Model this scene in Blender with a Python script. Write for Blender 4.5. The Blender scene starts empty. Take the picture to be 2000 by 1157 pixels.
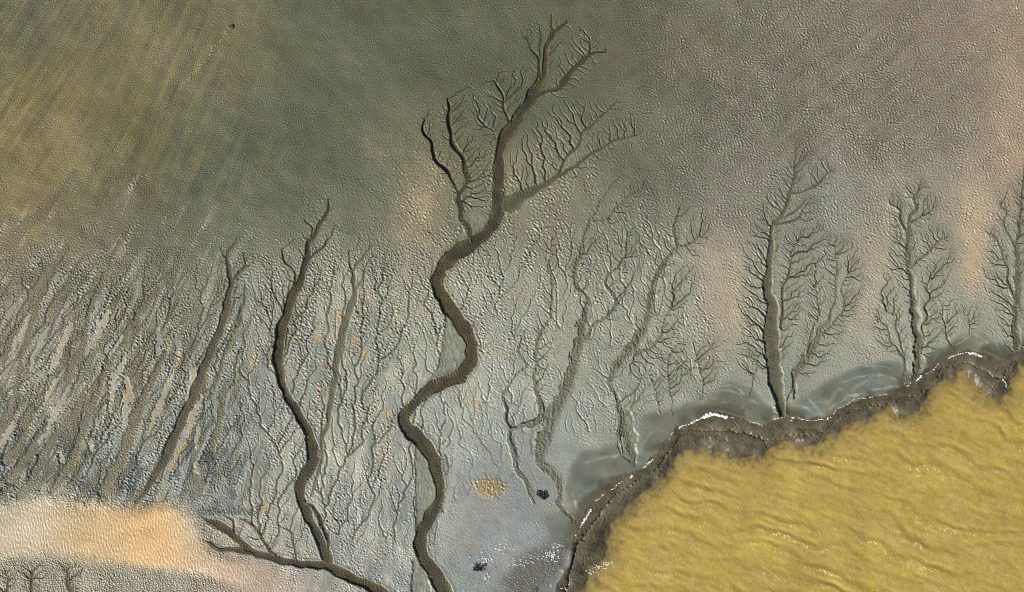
import bpy, math, random
import numpy as np
from mathutils import Vector

# ------------------------------------------------------------------ scale and grid
# One survey unit (the tracing grid below, 2000 x 1157 units) is 0.1 m on the ground; x to the east, y to the south.
U = 0.1
S = 1.0                        # grid spacing, 10 cm
MG = 60.0                      # margin beyond the traced area
NX, NY = 2125, 1280
xs = np.arange(NX) * S - MG
ys = np.arange(NY) * S - MG
X, Y = np.meshgrid(xs, ys)
X = X.astype(np.float32); Y = Y.astype(np.float32)
def wx(x): return (x - 1000.0) * U
def wy(y): return (578.5 - y) * U

scene = bpy.context.scene
COL = scene.collection
rnd = random.Random(7)

# ------------------------------------------------------------------ noise
_fx = np.fft.rfftfreq(NX) / S
_fy = np.fft.fftfreq(NY) / S
FX, FY = np.meshgrid(_fx, _fy)
def _white(seed):
    return np.fft.rfft2(np.random.default_rng(seed).standard_normal((NY, NX)))
def _fin(F):
    n = np.fft.irfft2(F, s=(NY, NX)).astype(np.float32)
    return (n - n.mean()) / n.std()
CS = 4                          # long waves are made on a grid this much coarser
NXc, NYc = NX // CS + 2, NY // CS + 2
FXc, FYc = np.meshgrid(np.fft.rfftfreq(NXc) / (S * CS), np.fft.fftfreq(NYc) / (S * CS))
_jx = np.arange(NX) / CS; _j0 = _jx.astype(int); _jt = (_jx - _j0).astype(np.float32)
_iy = np.arange(NY) / CS; _i0 = _iy.astype(int); _it = (_iy - _i0).astype(np.float32)[:, None]
def _up(n):
    n = n.astype(np.float32)
    n = n[:, _j0] * (1 - _jt) + n[:, _j0 + 1] * _jt
    n = n[_i0] * (1 - _it) + n[_i0 + 1] * _it
    return (n - n.mean()) / n.std()
def _shape(F, seed, coarse):
    if coarse:
        return _up(np.fft.irfft2(np.fft.rfft2(np.random.default_rng(seed).standard_normal((NYc, NXc))) * F, s=(NYc, NXc)))
    return _fin(_white(seed) * F)
def bp(lam, seed, bw=0.35, ang=None, an=1.0):
    """band-passed noise of wavelength lam; ang = crest direction in degrees anticlockwise from east, an = elongation along it"""
    co = lam > 22
    fx, fy = (FXc, FYc) if co else (FX, FY)
    if ang is None:
        r = np.sqrt(fx * fx + fy * fy)
    else:
        a = math.radians(ang)
        c, s = math.cos(a), -math.sin(a)
        r = np.sqrt((an * (fx * c + fy * s)) ** 2 + (-fx * s + fy * c) ** 2)
    r[0, 0] = 1e-6
    return _shape(np.exp(-0.5 * (np.log(r * lam) / bw) ** 2), seed, co)
def fbm(lam, seed, beta=2.2, ang=None, an=1.0):
    co = lam >= 24
    fx, fy = (FXc, FYc) if co else (FX, FY)
    if ang is None:
        r2 = fx * fx + fy * fy
    else:
        a = math.radians(ang); c, s = math.cos(a), -math.sin(a)
        r2 = (an * (fx * c + fy * s)) ** 2 + (-fx * s + fy * c) ** 2
    return _shape((1 + r2 * lam * lam) ** (-beta / 2), seed, co)
_gx = np.fft.rfftfreq(NX) / S
def blur(a, sg):
    return np.fft.irfft2(np.fft.rfft2(a) * np.exp(-2 * (math.pi * sg) ** 2 * (FX * FX + FY * FY)), s=(NY, NX)).astype(np.float32)
def sst(a, b, x):
    t = np.clip((x - a) / (b - a), 0, 1)
    return t * t * (3 - 2 * t)
def lin(c):
    c = np.asarray(c, dtype=np.float32) / 255.0
    return np.where(c <= 0.04045, c / 12.92, ((c + 0.055) / 1.055) ** 2.4).astype(np.float32)

# gently warped coordinates: every traced edge comes out irregular
WX = X + .45 * bp(12, 1) + 1.3 * bp(38, 2)
WY = Y + .45 * bp(12, 3) + 1.3 * bp(38, 4)
RX = X + .5 * bp(30, 5); RY = Y + .5 * bp(30, 6)      # milder still, for the thin rills
CXw = X + 1.1 * bp(46, 7) + .25 * bp(16, 8); CYw = Y + 1.1 * bp(46, 9) + .25 * bp(16, 10)

def inside(poly, px=WX, py=WY):
    m = np.zeros(X.shape, bool)
    n = len(poly)
    x0 = min(p[0] for p in poly) - 8; x1 = max(p[0] for p in poly) + 8
    y0 = min(p[1] for p in poly) - 8; y1 = max(p[1] for p in poly) + 8
    i0, i1 = np.searchsorted(ys, [y0, y1]); j0, j1 = np.searchsorted(xs, [x0, x1])
    if i1 <= i0 or j1 <= j0: return m
    qx = px[i0:i1, j0:j1]; qy = py[i0:i1, j0:j1]; mm = m[i0:i1, j0:j1]
    for k in range(n):
        ax, ay = poly[k]; bx, by = poly[(k + 1) % n]
        if ay == by: continue
        cr = ((ay > qy) != (by > qy)) & (qx < (bx - ax) * (qy - ay) / (by - ay) + ax)
        mm ^= cr
    return m

def smooth_line(pts, step=3.0):
    """Catmull-Rom through (x, y, w) points, resampled"""
    P = np.array([p if len(p) == 3 else (p[0], p[1], 0) for p in pts], float)
    if len(P) == 2:
        n = max(2, int(np.hypot(*(P[1] - P[0])[:2]) / step))
        t = np.linspace(0, 1, n + 1)[:, None]
        return P[0] * (1 - t) + P[1] * t
    Q = np.vstack([2 * P[0] - P[1], P, 2 * P[-1] - P[-2]])
    out = []
    for k in range(1, len(Q) - 2):
        a, b, c, d = Q[k - 1], Q[k], Q[k + 1], Q[k + 2]
        n = max(1, int(np.hypot(*(c - b)[:2]) / step))
        for i in range(n):
            t = i / n
            out.append(0.5 * (2 * b + (c - a) * t + (2 * a - 5 * b + 4 * c - d) * t * t + (3 * b - a - 3 * c + d) * t ** 3))
    out.append(P[-1])
    return np.array(out)

class Field:
    """nearest traced line: dn = distance / half width, arc = length along it, side = signed distance, pid = which line"""
    def __init__(s, far=9.0):
        s.dn = np.full(X.shape, far, np.float32); s.arc = np.zeros(X.shape, np.float32)
        s.side = np.zeros(X.shape, np.float32); s.hw = np.ones(X.shape, np.float32)
        s.pid = np.zeros(X.shape, np.int32)
    def seg(s, ax, ay, aw, bx, by, bw, pid, pad, arc0=0.0, px=None, py=None):
        R = max(aw, bw) * 0.5 + pad
        x0, x1 = min(ax, bx) - R, max(ax, bx) + R
        y0, y1 = min(ay, by) - R, max(ay, by) + R
        j0 = max(0, int((x0 + MG) / S)); j1 = min(NX, int((x1 + MG) / S) + 2)
        i0 = max(0, int((y0 + MG) / S)); i1 = min(NY, int((y1 + MG) / S) + 2)
        if i1 <= i0 or j1 <= j0: return
        sl = (slice(i0, i1), slice(j0, j1))
        qx = (WX if px is None else px)[sl]; qy = (WY if py is None else py)[sl]
        dx, dy = bx - ax, by - ay
        L = math.hypot(dx, dy) or 1e-6
        t = np.clip(((qx - ax) * dx + (qy - ay) * dy) / (L * L), 0, 1)
        ex = qx - ax - t * dx; ey = qy - ay - t * dy
        hw = 0.5 * (aw + (bw - aw) * t)
        dn = np.sqrt(ex * ex + ey * ey) / hw
        m = dn < s.dn[sl]
        s.dn[sl][m] = dn[m]; s.arc[sl][m] = (arc0 + t * L)[m]; s.hw[sl][m] = hw[m]
        s.side[sl][m] = ((dx * ey - dy * ex) / L)[m]; s.pid[sl][m] = pid
    def line(s, pts, pid, pad=10.0, step=3.0, px=None, py=None):
        P = smooth_line(pts, step); arc = 0.0
        for a, b in zip(P[:-1], P[1:]):
            s.seg(a[0], a[1], a[2], b[0], b[1], b[2], pid, pad, arc, px, py)
            arc += math.hypot(b[0] - a[0], b[1] - a[1])
        return P

# ------------------------------------------------------------------ the survey: bank lines
B1 = [(1040,1225),(1072,1175),(1100,1120),(1114,1090),(1117,1060),(1128,1033),(1139,1007),(1161,973),(1188,944),(1210,927),(1239,919),(1261,909),
      (1288,875),(1309,855),(1324,834),(1345,826),(1376,811),(1402,805),(1433,811),(1459,821),(1490,829),(1511,820),(1529,812),(1547,817),
      (1584,817),(1620,811),(1652,790),(1688,776),(1730,766),(1761,755),(1776,745),(1807,722),(1833,706),(1859,693),(1890,684),(1924,689),
      (1958,701),(1976,690),(2000,680),(2070,655)]
B2 = [(1080,1225),(1098,1180),(1110,1130),(1118,1090),(1130,1062),(1146,1040),(1165,1013),(1190,980),(1212,961),(1240,945),(1262,930),(1290,908),(1310,880),(1328,855),
      (1345,845),(1381,839),(1407,840),(1441,843),(1472,850),(1495,859),(1521,855),(1545,850),(1563,852),(1600,845),(1625,832),(1655,808),
      (1704,793),(1740,790),(1766,776),(1797,768),(1820,752),(1842,722),(1860,712),(1880,708),(1903,713),(1932,727),(1950,737),(1963,738),(1975,716),(2000,702),(2070,680)]
B3 = [(1112,1225),(1118,1180),(1140,1140),(1152,1115),(1180,1085),(1180,1055),(1185,1035),(1194,1020),(1212,1005),(1226,985),(1248,968),(1270,950),(1305,920),
      (1317,892),(1335,879),(1355,873),(1381,873),(1405,880),(1430,886),(1459,892),(1485,888),(1500,874),(1515,862),(1545,858),(1570,868),(1590,868),(1604,856),(1628,843),
      (1652,828),(1691,818),(1709,806),(1740,794),(1762,806),(1778,808),(1798,796),(1807,783),(1823,756),(1846,741),(1875,722),(1900,735),(1925,760),(1945,775),(1962,770),(1973,746),(1986,724),(2000,706),(2070,690)]
CORNER = [(2080, 1230), (1110, 1230)]
def signed(line, far=80.0):
    f = Field(far)
    P = smooth_line(line, 6.0)
    for a, b in zip(P[:-1], P[1:]):
        f.seg(a[0], a[1], 2.0, b[0], b[1], 2.0, 1, far)
    poly = [(p[0], p[1]) for p in P] + [(2080, 1300), (line[0][0], 1300)]
    m = inside(poly)
    d = np.minimum(f.dn, far)
    return np.where(m, d, -d)            # > 0 on the seaward side
d1, d2, d3 = signed(B1), signed(B2), signed(B3)

# ------------------------------------------------------------------ the survey: tidal channels, (x, y, width)
# each channel: label, depth, darkness, list of (part name, points), crown outlines, seeds for rills
CH = []
def channel(label, depth, dark, parts, crowns=(), group='branching tidal channels in the mudflat', dens=70.0, up=0.6, kind='tidal channel'):
    CH.append(dict(label=label, depth=depth, dark=dark, parts=parts, crowns=crowns, group=group, dens=dens, up=up, cat=kind))

channel('broadest dark brown channel winding like a tree trunk up the middle', 0.34, 1.0, [
    ('main_stem', [(884,1200,34),(868,1157,32),(853,1125,26),(829,1093,22),(821,1067,22),(825,1041,24),(835,1018,22),(853,989,18),(860,962,17),(858,940,18),(851,910,24),
        (837,881,26),(815,855,27),(795,835,26),(789,818,24),(797,802,20),(815,783,19),(840,760,22),(870,746,25),(899,733,27),(915,714,27),(921,693,24),(921,673,25),
        (912,650,27),(894,625,26),(877,600,27),(864,580,25),(856,564,23),(856,543,23),(866,520,24),(884,501,28),(906,485,30),(929,472,24),(951,454,20),(965,435,23),
        (972,412,26),(973,383,23),(974,350,20),(974,320,18),(976,304,18),(981,278,20),(993,256,20),(1013,228,20),(1028,205,18),(1041,181,18),(1053,162,14),(1063,145,11),(1067,120,11),
        (1067,100,10),(1072,80,9),(1082,62,8),(1078,50,6),(1077,30,3)]),
    ('branch', [(1041,196,12),(1056,182,8),(1081,173,8),(1103,160,9),(1116,140,9),(1136,120,8),(1151,106,7),(1163,103,5),(1183,100,3)]),
    ('branch', [(1054,156,7),(1053,130,7),(1052,118,6),(1043,103,6),(1033,85,5),(1022,73,3)]),
    ('branch', [(1082,62,6),(1093,54,6),(1107,43,4)]),
    ('branch', [(1053,124,5),(1055,100,5),(1055,83,4),(1054,62,3)]),
    ('branch', [(1151,106,4),(1154,92,4),(1153,82,2)]),
    ('branch', [(922,478,10),(918,450,9),(906,430,9),(899,405,9),(896,380,9),(908,366,8),(913,350,8),(910,330,8),(902,305,9),(886,283,9),(880,253,8),(876,228,8),(879,210,6),(877,194,3)]),
    ('branch', [(896,382,7),(890,366,6),(884,350,6),(873,333,8),(853,315,7),(846,300,6),(844,278,7),(830,266,6),(825,248,5),(829,234,3)]),
    ('branch', [(990,402,34),(1012,388,26),(1040,372,18),(1068,357,13),(1091,344,8),(1103,312,5),(1131,283,5),(1139,260,6),(1156,243,5),(1181,220,4),(1204,198,2)]),
    ('branch', [(1091,344,7),(1123,325,6),(1150,304,5),(1176,288,5),(1206,273,4),(1240,266,3)]),
    ('branch', [(996,238,5),(984,208,5),(984,193,4),(973,168,4),(964,157,2)]),
    ('branch', [(967,270,4),(963,256,3),(950,247,2)]),
    ], crowns=[[(1012,58),(1050,34),(1115,28),(1195,88),(1160,140),(1120,190),(1062,196),(1040,160)],
               [(812,225),(880,185),(950,145),(1035,118),(1035,170),(970,260),(962,400),(925,415),(890,385),(835,310)],
               [(1000,395),(995,300),(1020,250),(1090,190),(1215,186),(1262,256),(1205,300),(1120,352),(1040,380)]], dens=62)

channel('slim dark brown channel curving left of the broadest one, forked at its tip', 0.28, 1.0, [
    ('main_stem', [(640,1102,20),(638,1083,20),(627,1057,18),(609,1021,17),(594,989,18),(586,962,19),(590,940,21),(606,912,24),(611,884,22),(602,845,20),(586,816,18),(572,790,17),
        (560,770,16),(549,738,16),(543,704,18),(545,672,19),(550,644,18),(560,612,18),(572,578,16),(586,552,14),(594,528,12),(600,496,10),(605,476,9),(616,456,8),(632,432,7),(641,408,5),(645,388,3)]),
    ('branch', [(609,462,5),(608,445,4),(598,430,2)]),
    ('branch', [(602,504,5),(612,497,4),(626,487,4),(641,468,2)]),
    ('branch', [(577,560,6),(573,528,4),(558,512,4),(550,490,2)]),
    ('branch', [(596,980,6),(612,992,6),(628,1021,6),(640,1052,7),(641,1075,8)]),
    ], crowns=[[(590,430),(655,385),(665,420),(655,470),(625,515),(600,560),(565,565),(535,500),(560,470)]], dens=90)

channel('soft olive channel just right of the slim brown one, meeting it near the bottom', 0.16, 0.62, [
    ('main_stem', [(607,971,4),(614,950,5),(622,920,6),(630,891,6),(631,858,7),(641,822,9),(647,785,11),(654,740,13),(660,704,13),(668,660,13),(676,624,13),(687,598,12),(694,566,9),(689,540,8),(686,520,6),(682,505,5),(684,488,3)]),
    ('branch', [(688,528,6),(698,516,5),(708,506,4),(716,490,2)]),
    ('branch', [(694,566,5),(706,552,4),(712,530,3),(722,505,2)]),
    ], crowns=[[(665,480),(735,455),(745,500),(712,570),(680,575)]], dens=90)

channel('olive brown channel with a forked head above the streaky left flat', 0.17, 0.72, [
    ('main_stem', [(262,990,5),(296,940,12),(326,888,16),(350,834,17),(372,786,17),(390,740,16),(405,706,16),(418,674,16),(429,645,15),(438,620,14),(444,594,14),(449,570,12),(453,550,11),(449,532,10),(445,510,8),(446,492,7),(456,478,6),(463,464,3)]),
    ('branch', [(453,548,7),(461,541,6),(471,531,5),(479,521,4),(489,518,2)]),
    ('branch', [(446,506,5),(436,494,4),(428,482,2)]),
    ], crowns=[[(422,470),(470,452),(505,508),(485,560),(440,570),(425,530)]], dens=100)

channel('faint olive channel running beside the forked one on the left flat', 0.10, 0.55, [
    ('main_stem', [(408,775,8),(422,745,9),(432,716,10),(441,686,10),(455,656,10),(470,625,9),(476,600,7),(478,575,5),(476,555,3)]),
    ], crowns=[])

channel('dark brown channel along the edge of the pale silt pool, collecting smaller ones', 0.36, 1.05, [
    ('main_stem', [(386,1004,2),(402,1017,7),(423,1025,14),(449,1038,15),(468,1058,14),(494,1078,15),(527,1088,14),(563,1098,12),(602,1102,13),(635,1105,16),(661,1116,18),(693,1132,20),(726,1147,21),(760,1166,22),(800,1200,24)]),
    ('branch', [(402,1062,5),(414,1068,9),(428,1074,8),(446,1075,8),(470,1078,9),(490,1080,9)]),
    ('branch', [(455,1040,4),(454,1020,4),(437,1007,2)]),
    ('branch', [(535,1086,5),(524,1070,5),(511,1055,5),(501,1034,5),(488,1021,4),(468,1014,2)]),
    ('branch', [(578,1094,3),(575,1065,3),(573,1047,3),(563,1036,3),(543,1027,2)]),
    ], crowns=[[(420,1000),(560,1010),(600,1080),(560,1092),(500,1070),(450,1035)]], dens=170)

channel('smooth grey channel with a dark left edge, second right of the broadest one', 0.27, 0.54, [
    ('main_stem', [(1134,1030,6),(1120,1016,8),(1106,1002,10),(1092,981,12),(1094,962,14),(1090,936,16),(1070,917,18),(1055,905,20),(1054,886,22),(1063,852,24),(1077,815,26),
        (1096,780,26),(1112,745,24),(1125,700,23),(1134,663,20),(1140,630,18),(1147,600,14),(1151,584,10),(1141,570,8),(1127,556,9),(1122,541,10),(1128,513,11),(1136,480,10),(1142,453,9),(1153,435,8),(1162,420,6),(1178,385,4),(1191,365,4),(1211,345,2)]),
    ('branch', [(1155,434,6),(1172,432,5),(1186,427,5),(1197,410,4),(1216,395,4),(1243,373,3),(1257,359,2)]),
    ('branch', [(1138,668,6),(1156,640,7),(1168,627,7),(1186,616,8),(1200,600,7),(1203,584,5),(1184,560,5),(1183,546,5),(1203,525,4),(1218,505,4),(1221,475,3),(1224,455,2)]),
    ], crowns=[[(1150,400),(1200,335),(1270,338),(1272,382),(1232,420),(1200,445),(1172,470),(1152,530),(1165,600),(1110,580),(1100,520),(1122,460)],
               [(1190,470),(1250,435),(1262,500),(1232,560),(1215,625),(1180,640),(1180,545)]], dens=120)

channel('narrow rough channel with two stems joining in a V, right of the broadest one', 0.20, 0.50, [
    ('main_stem', [(1042,985,4),(1038,962,7),(1025,940,9),(1010,917,9),(1003,884,8),(993,857,7),(997,840,7),(1016,835,9),(1041,830,11),(1056,815,10),(1056,793,9),(1048,770,9),(1045,735,9),(1047,705,8),(1049,673,8),(1059,645,7),(1072,628,7),(1077,600,7),(1078,570,6),(1078,546,5),(1071,518,5),(1076,495,4),(1079,468,2)]),
    ('branch', [(996,838,5),(985,820,6),(988,800,6),(983,775,6),(990,757,5),(1003,738,5),(1020,722,5),(1026,712,4),(1017,695,4),(1016,672,4),(1024,650,2)]),
    ], crowns=[[(1050,455),(1100,445),(1100,520),(1095,600),(1085,680),(1065,780),(1020,760),(1005,720),(1000,660),(1035,620),(1055,540)]], dens=140)

channel('grey channel bent like a knee, left of the tall feathery one', 0.27, 0.54, [
    ('main_stem', [(1243,914,4),(1236,900,8),(1229,870,14),(1222,845,18),(1219,818,17),(1212,793,12),(1204,771,9),(1191,746,9),(1199,726,13),(1212,705,17),(1228,686,20),(1246,660,18),(1260,634,14),(1267,610,11),(1270,575,9),(1280,541,9),(1294,520,9),(1307,501,9),(1322,487,8),(1318,472,6),(1315,445,5),(1318,433,4),(1326,408,2)]),
    ('branch', [(1324,486,6),(1338,480,5),(1352,474,3),(1368,462,2)]),
    ('branch', [(1240,694,8),(1262,684,6),(1281,670,5),(1292,648,4),(1298,625,3),(1312,600,2)]),
    ('branch', [(1213,796,5),(1210,820,5),(1208,848,5),(1214,888,3)]),
    ], crowns=[[(1310,398),(1335,378),(1385,400),(1402,442),(1375,495),(1362,545),(1345,600),(1335,650),(1312,700),(1285,720),(1250,745),(1222,740),(1225,690),(1232,610),(1255,530),(1280,470),(1290,430)],
               [(1215,760),(1260,740),(1250,800),(1245,880),(1215,860)]], dens=90)

channel('tall feathery channel with many fine side rills and a wide muddy foot at the bank', 0.28, 0.64, [
    ('main_stem', [(1530,824,8),(1527,806,14),(1522,786,19),(1517,755,25),(1512,725,28),(1509,690,29),(1506,655,29),(1507,625,24),(1509,600,20),(1500,575,18),(1499,545,16),(1503,510,13),(1507,480,11),(1507,460,9),(1510,440,9),(1523,425,9),(1536,405,8),(1543,380,7),(1550,360,6),(1553,325,5),(1551,285,2)]),
    ('branch', [(1545,378,6),(1560,374,6),(1576,372,5),(1598,360,5),(1623,333,2)]),
    ('branch', [(1526,428,5),(1545,418,5),(1562,405,4),(1572,392,2)]),
    ('branch', [(1526,640,6),(1530,600,6),(1531,560,5),(1538,545,5),(1545,510,4),(1547,493,4),(1557,470,2)]),
    ('branch', [(1512,438,5),(1535,436,5),(1560,425,4),(1575,400,2)]),
    ], crowns=[[(1540,276),(1562,270),(1602,300),(1640,320),(1632,352),(1604,380),(1600,420),(1625,450),(1615,505),(1582,545),(1572,600),(1556,660),(1538,700),(1500,730),(1455,700),(1440,640),(1440,560),(1448,480),(1470,420),(1490,380),(1522,335)]], dens=46, up=0.7)

channel('feathery channel leaning right with three parallel stems, just right of the tallest feathery one', 0.2, 0.5, [
    ('main_stem', [(1553,778,4),(1553,762,7),(1549,748,10),(1553,733,14),(1566,715,18),(1580,695,18),(1594,668,15),(1606,643,11),(1621,618,8),(1631,585,6),(1633,543,5),(1633,510,4),(1631,478,2)]),
    ('branch', [(1576,695,5),(1581,665,6),(1591,640,6),(1601,605,5),(1598,580,3),(1590,560,2)]),
    ('branch', [(1608,655,6),(1631,626,6),(1648,608,5),(1649,585,4),(1642,565,3),(1660,530,2)]),
    ('branch', [(1550,756,4),(1542,772,3),(1538,784,2)]),
    ], crowns=[[(1548,720),(1572,620),(1572,560),(1592,495),(1622,450),(1664,458),(1692,500),(1694,560),(1676,612),(1645,662),(1622,702),(1580,745)]], dens=50)

channel('feathery channel with paired lower stems reaching the bank between two wet margins', 0.24, 0.58, [
    ('main_stem', [(1784,744,7),(1792,720,18),(1795,690,20),(1794,660,20),(1790,630,17),(1785,600,14),(1782,570,12),(1779,540,12),(1775,516,11),(1774,482,10),(1774,456,9),(1775,436,7),(1781,418,6),(1789,404,6),(1787,388,5),(1794,370,4),(1801,346,2)]),
    ('branch', [(1774,458,5),(1765,448,5),(1757,430,5),(1759,416,4),(1748,404,3),(1738,398,2)]),
    ('branch', [(1779,524,5),(1792,512,6),(1804,500,5),(1820,486,5),(1834,470,3),(1846,466,2)]),
    ('branch', [(1764,756,5),(1767,730,6),(1768,702,6),(1756,686,5),(1740,664,5),(1736,646,4),(1728,634,4),(1716,622,2)]),
    ('branch', [(1766,692,4),(1760,678,4),(1758,658,4),(1751,642,4),(1751,618,3),(1732,607,2)]),
    ('branch', [(1800,690,5),(1804,650,6),(1810,620,6),(1806,600,5),(1818,580,4),(1810,560,4),(1818,540,2)]),
    ('branch', [(1774,438,4),(1790,428,4),(1802,420,2)]),
    ], crowns=[[(1732,382),(1790,338),(1822,356),(1840,400),(1822,432),(1855,448),(1870,500),(1852,560),(1838,600),(1850,640),(1822,700),(1770,705),(1728,690),(1696,640),(1706,590),(1728,555),(1722,520),(1732,470),(1732,430)]], dens=48)

channel('feathery channel with a dark sharp left edge, cut by the picture edge', 0.25, 0.58, [
    ('main_stem', [(1986,694,6),(1985,670,14),(1984,640,16),(1985,610,14),(1985,585,12),(1987,550,12),(1987,515,11),(1986,482,10),(1990,458,8),(1994,420,7),(1997,390,6),(1999,350,4),(2003,320,2)]),
    ('branch', [(1984,486,6),(1974,466,5),(1964,442,5),(1962,428,4),(1966,415,3),(1952,396,2)]),
    ('branch', [(1980,582,5),(1968,556,5),(1964,522,5),(1956,494,4),(1944,466,4),(1926,452,2)]),
    ('branch', [(1992,684,5),(2004,660,5),(2010,620,6),(2020,570,5),(2026,520,3)]),
    ], crowns=[[(1990,330),(2010,322),(2052,340),(2052,690),(1972,690),(1950,650),(1934,595),(1918,540),(1920,490),(1936,430),(1958,368)]], dens=46)

for lb, ln, cr in [
    ('short thin dark rill ending at the smooth wet margin left of its straighter neighbour', [(1316,812,3),(1310,775,4),(1308,750,4),(1303,728,4),(1309,692,3),(1325,672,2)], [(1275,690),(1345,660),(1350,720),(1330,770),(1300,775)]),
    ('short straight dark rill beside the curved pale lines of the wet margin', [(1370,782,3),(1373,750,4),(1365,720,4),(1358,690,3),(1352,668,2)], [(1345,680),(1400,660),(1405,740),(1385,760),(1360,740)]),
    ('short hooked rill at the left foot of the tall feathery channel', [(1462,777,3),(1471,755,4),(1473,730,4),(1479,710,4),(1468,694,3),(1455,670,2)], [(1430,660),(1490,680),(1485,720),(1460,740),(1440,720)]),
    ('short thin rill between two feathery channels above the large white foam patch', [(1864,684,3),(1851,662,4),(1848,636,4),(1840,614,3),(1846,590,2)], [(1825,590),(1875,580),(1880,640),(1860,660),(1838,650)]),
    ('shortest thin rill above the arched pale lines near the right end of the shore', [(1893,652,2),(1894,640,3),(1890,622,3),(1883,606,2)], [(1870,590),(1915,590),(1918,640),(1895,650)]),
    ('small forked rill below the pale wet margin left edge', [(1290,806,3),(1284,785,4),(1279,758,3),(1268,735,2)], [(1255,730),(1300,725),(1300,780),(1280,790)]),
    ('faint brown rill in the very corner at the bottom left', [(10,1190,6),(14,1157,6),(18,1140,4),(12,1122,2)], [(-20,1120),(5,1102),(38,1110),(36,1150),(0,1165)]),
    ('small bushy brown rill nearest the bottom left corner', [(66,1190,8),(63,1157,8),(62,1135,7),(66,1116,5),(78,1102,3)], [(20,1120),(45,1095),(95,1088),(100,1115),(75,1150)]),
    ('small bushy brown rill second from the bottom left corner', [(142,1190,9),(140,1157,9),(131,1138,8),(133,1122,6),(124,1108,4),(118,1100,2)], [(105,1105),(125,1092),(165,1095),(170,1120),(140,1145)]),
    ]:
    channel(lb, 0.2 if ln[0][1] < 1000 else 0.18, 0.45 if ln[0][1] < 1000 else 0.75, [('main_stem', ln)], [cr], dens=55, group='short rills of the mudflat', kind='tidal rill')

# ------------------------------------------------------------------ rasterise the channels, grow the rills
CF = Field(); RF = Field()
PARTS = {}                      # label id -> (channel index, part name)
next_id = 10
import heapq
def poly_has(poly, x, y):
    ins = False
    for k in range(len(poly)):
        (x0, y0), (x1, y1) = poly[k], poly[(k + 1) % len(poly)]
        if (y0 > y) != (y1 > y) and x < (x1 - x0) * (y - y0) / (y1 - y0) + x0: ins = not ins
    return ins
def drain(seeds, poly, cell, rng, up=1.0, thr=4, heavy=1.1, barrier=60):
    """rills inside poly: every spot drains to the seeds along its cheapest way over uneven mud; ways that gather enough water become rills.
    Returns segments (a, b, area upstream, index of the first rill below)"""
    x0 = min(p[0] for p in poly) - cell; y0 = min(p[1] for p in poly) - cell
    nx = int((max(p[0] for p in poly) - x0) / cell) + 2; ny = int((max(p[1] for p in poly) - y0) / cell) + 2
    pos = {}; cost = {}
    for i in range(ny):
        for j in range(nx):
            x = x0 + (j + rng.uniform(-.38, .38)) * cell; y = y0 + (i + rng.uniform(-.38, .38)) * cell
            if poly_has(poly, x, y):
                pos[(i, j)] = (x, y); cost[(i, j)] = .25 + rng.expovariate(1.0) ** heavy
    heap = []; dist = {}; par = {}; order = []
    for (x, y) in seeds:
        i, j = int(round((y - y0) / cell)), int(round((x - x0) / cell))
        for di in (-1, 0, 1):
            for dj in (-1, 0, 1):
                k = (i + di, j + dj)
                if k in pos:
                    d = math.hypot(pos[k][0] - x, pos[k][1] - y)
                    if d < 1.6 * cell and d < dist.get(k, 1e9):
                        dist[k] = d; par[k] = (x, y); heapq.heappush(heap, (d, k))
    done = set()
    while heap:
        d, k = heapq.heappop(heap)
        if k in done: continue
        done.add(k); order.append(k)
        for di in (-1, 0, 1):
            for dj in (-1, 0, 1):
                q = (k[0] + di, k[1] + dj)
                if q == k or q not in pos or q in done: continue
                ex, ey = pos[q][0] - pos[k][0], pos[q][1] - pos[k][1]
                L = math.hypot(ex, ey) or 1e-6
                nd_ = d + L * cost[q] * (1.0 + up * (1 + ey / L) ** 1.5)
                if nd_ < dist.get(q, 1e9):
                    dist[q] = nd_; par[q] = k; heapq.heappush(heap, (nd_, q))
    area = {k: 1 for k in order}
    for k in reversed(order):
        p = par[k]
        if p in area: area[p] += area[k]
    first = {}; segs = []; P = {k: pos[k] for k in order}
    for _ in range(1):
        Q = dict(P)
        kids = {}
        for k in order:
            if par[k] in P and area[k] >= thr: kids.setdefault(par[k], []).append(k)
        for k in order:
            if area[k] < thr: continue
            pts = [P[k]] * 2 + [P[q] for q in kids.get(k, [])]
            pts.append(P[par[k]] if par[k] in P else par[k])
            Q[k] = (sum(p[0] for p in pts) / len(pts), sum(p[1] for p in pts) / len(pts))
        P = Q
    for k in order:
        p = par[k]
        first[k] = first[p] if p in P else k
        if area[k] >= thr:
            segs.append((P[p] if p in P else p, P[k], area[k], first[k]))
    return segs
for ci, c in enumerate(CH):
    seeds = []; c['ids'] = []
    for name, pts in c['parts']:
        PARTS[next_id] = (ci, name)
        P = CF.line(pts, next_id, 16.0, 3.0, CXw, CYw)
        c['ids'].append(next_id); next_id += 1
        for q, p in enumerate(P):
            seeds.append((p[0], p[1]))
    rng = random.Random(100 + ci)
    for cr in c['crowns']:
        segs = drain(seeds, cr, 3.4 if c['dens'] < 65 else 4.4, rng, up=1.5 if c['dens'] < 80 else 2.2, thr=3 if c['dens'] < 65 else 5)
        size = {}
        for sg in segs: size[sg[3]] = size.get(sg[3], 0) + 1
        big = sorted([r for r in size if size[r] >= 5], key=lambda r: -size[r])[:45]
        pid = {}
        for r in big:
            pid[r] = next_id; PARTS[next_id] = (ci, 'side_rill'); next_id += 1
        for a, b, ar, fk in segs:
            if ar < 9 and rng.random() < .22: continue
            wb = .45 + .36 * min(ar, 160) ** .5
            RF.seg(a[0], a[1], wb, b[0], b[1], wb * .95, pid.get(fk, c['ids'][0]), 3.0, 0, RX, RY)

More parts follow.
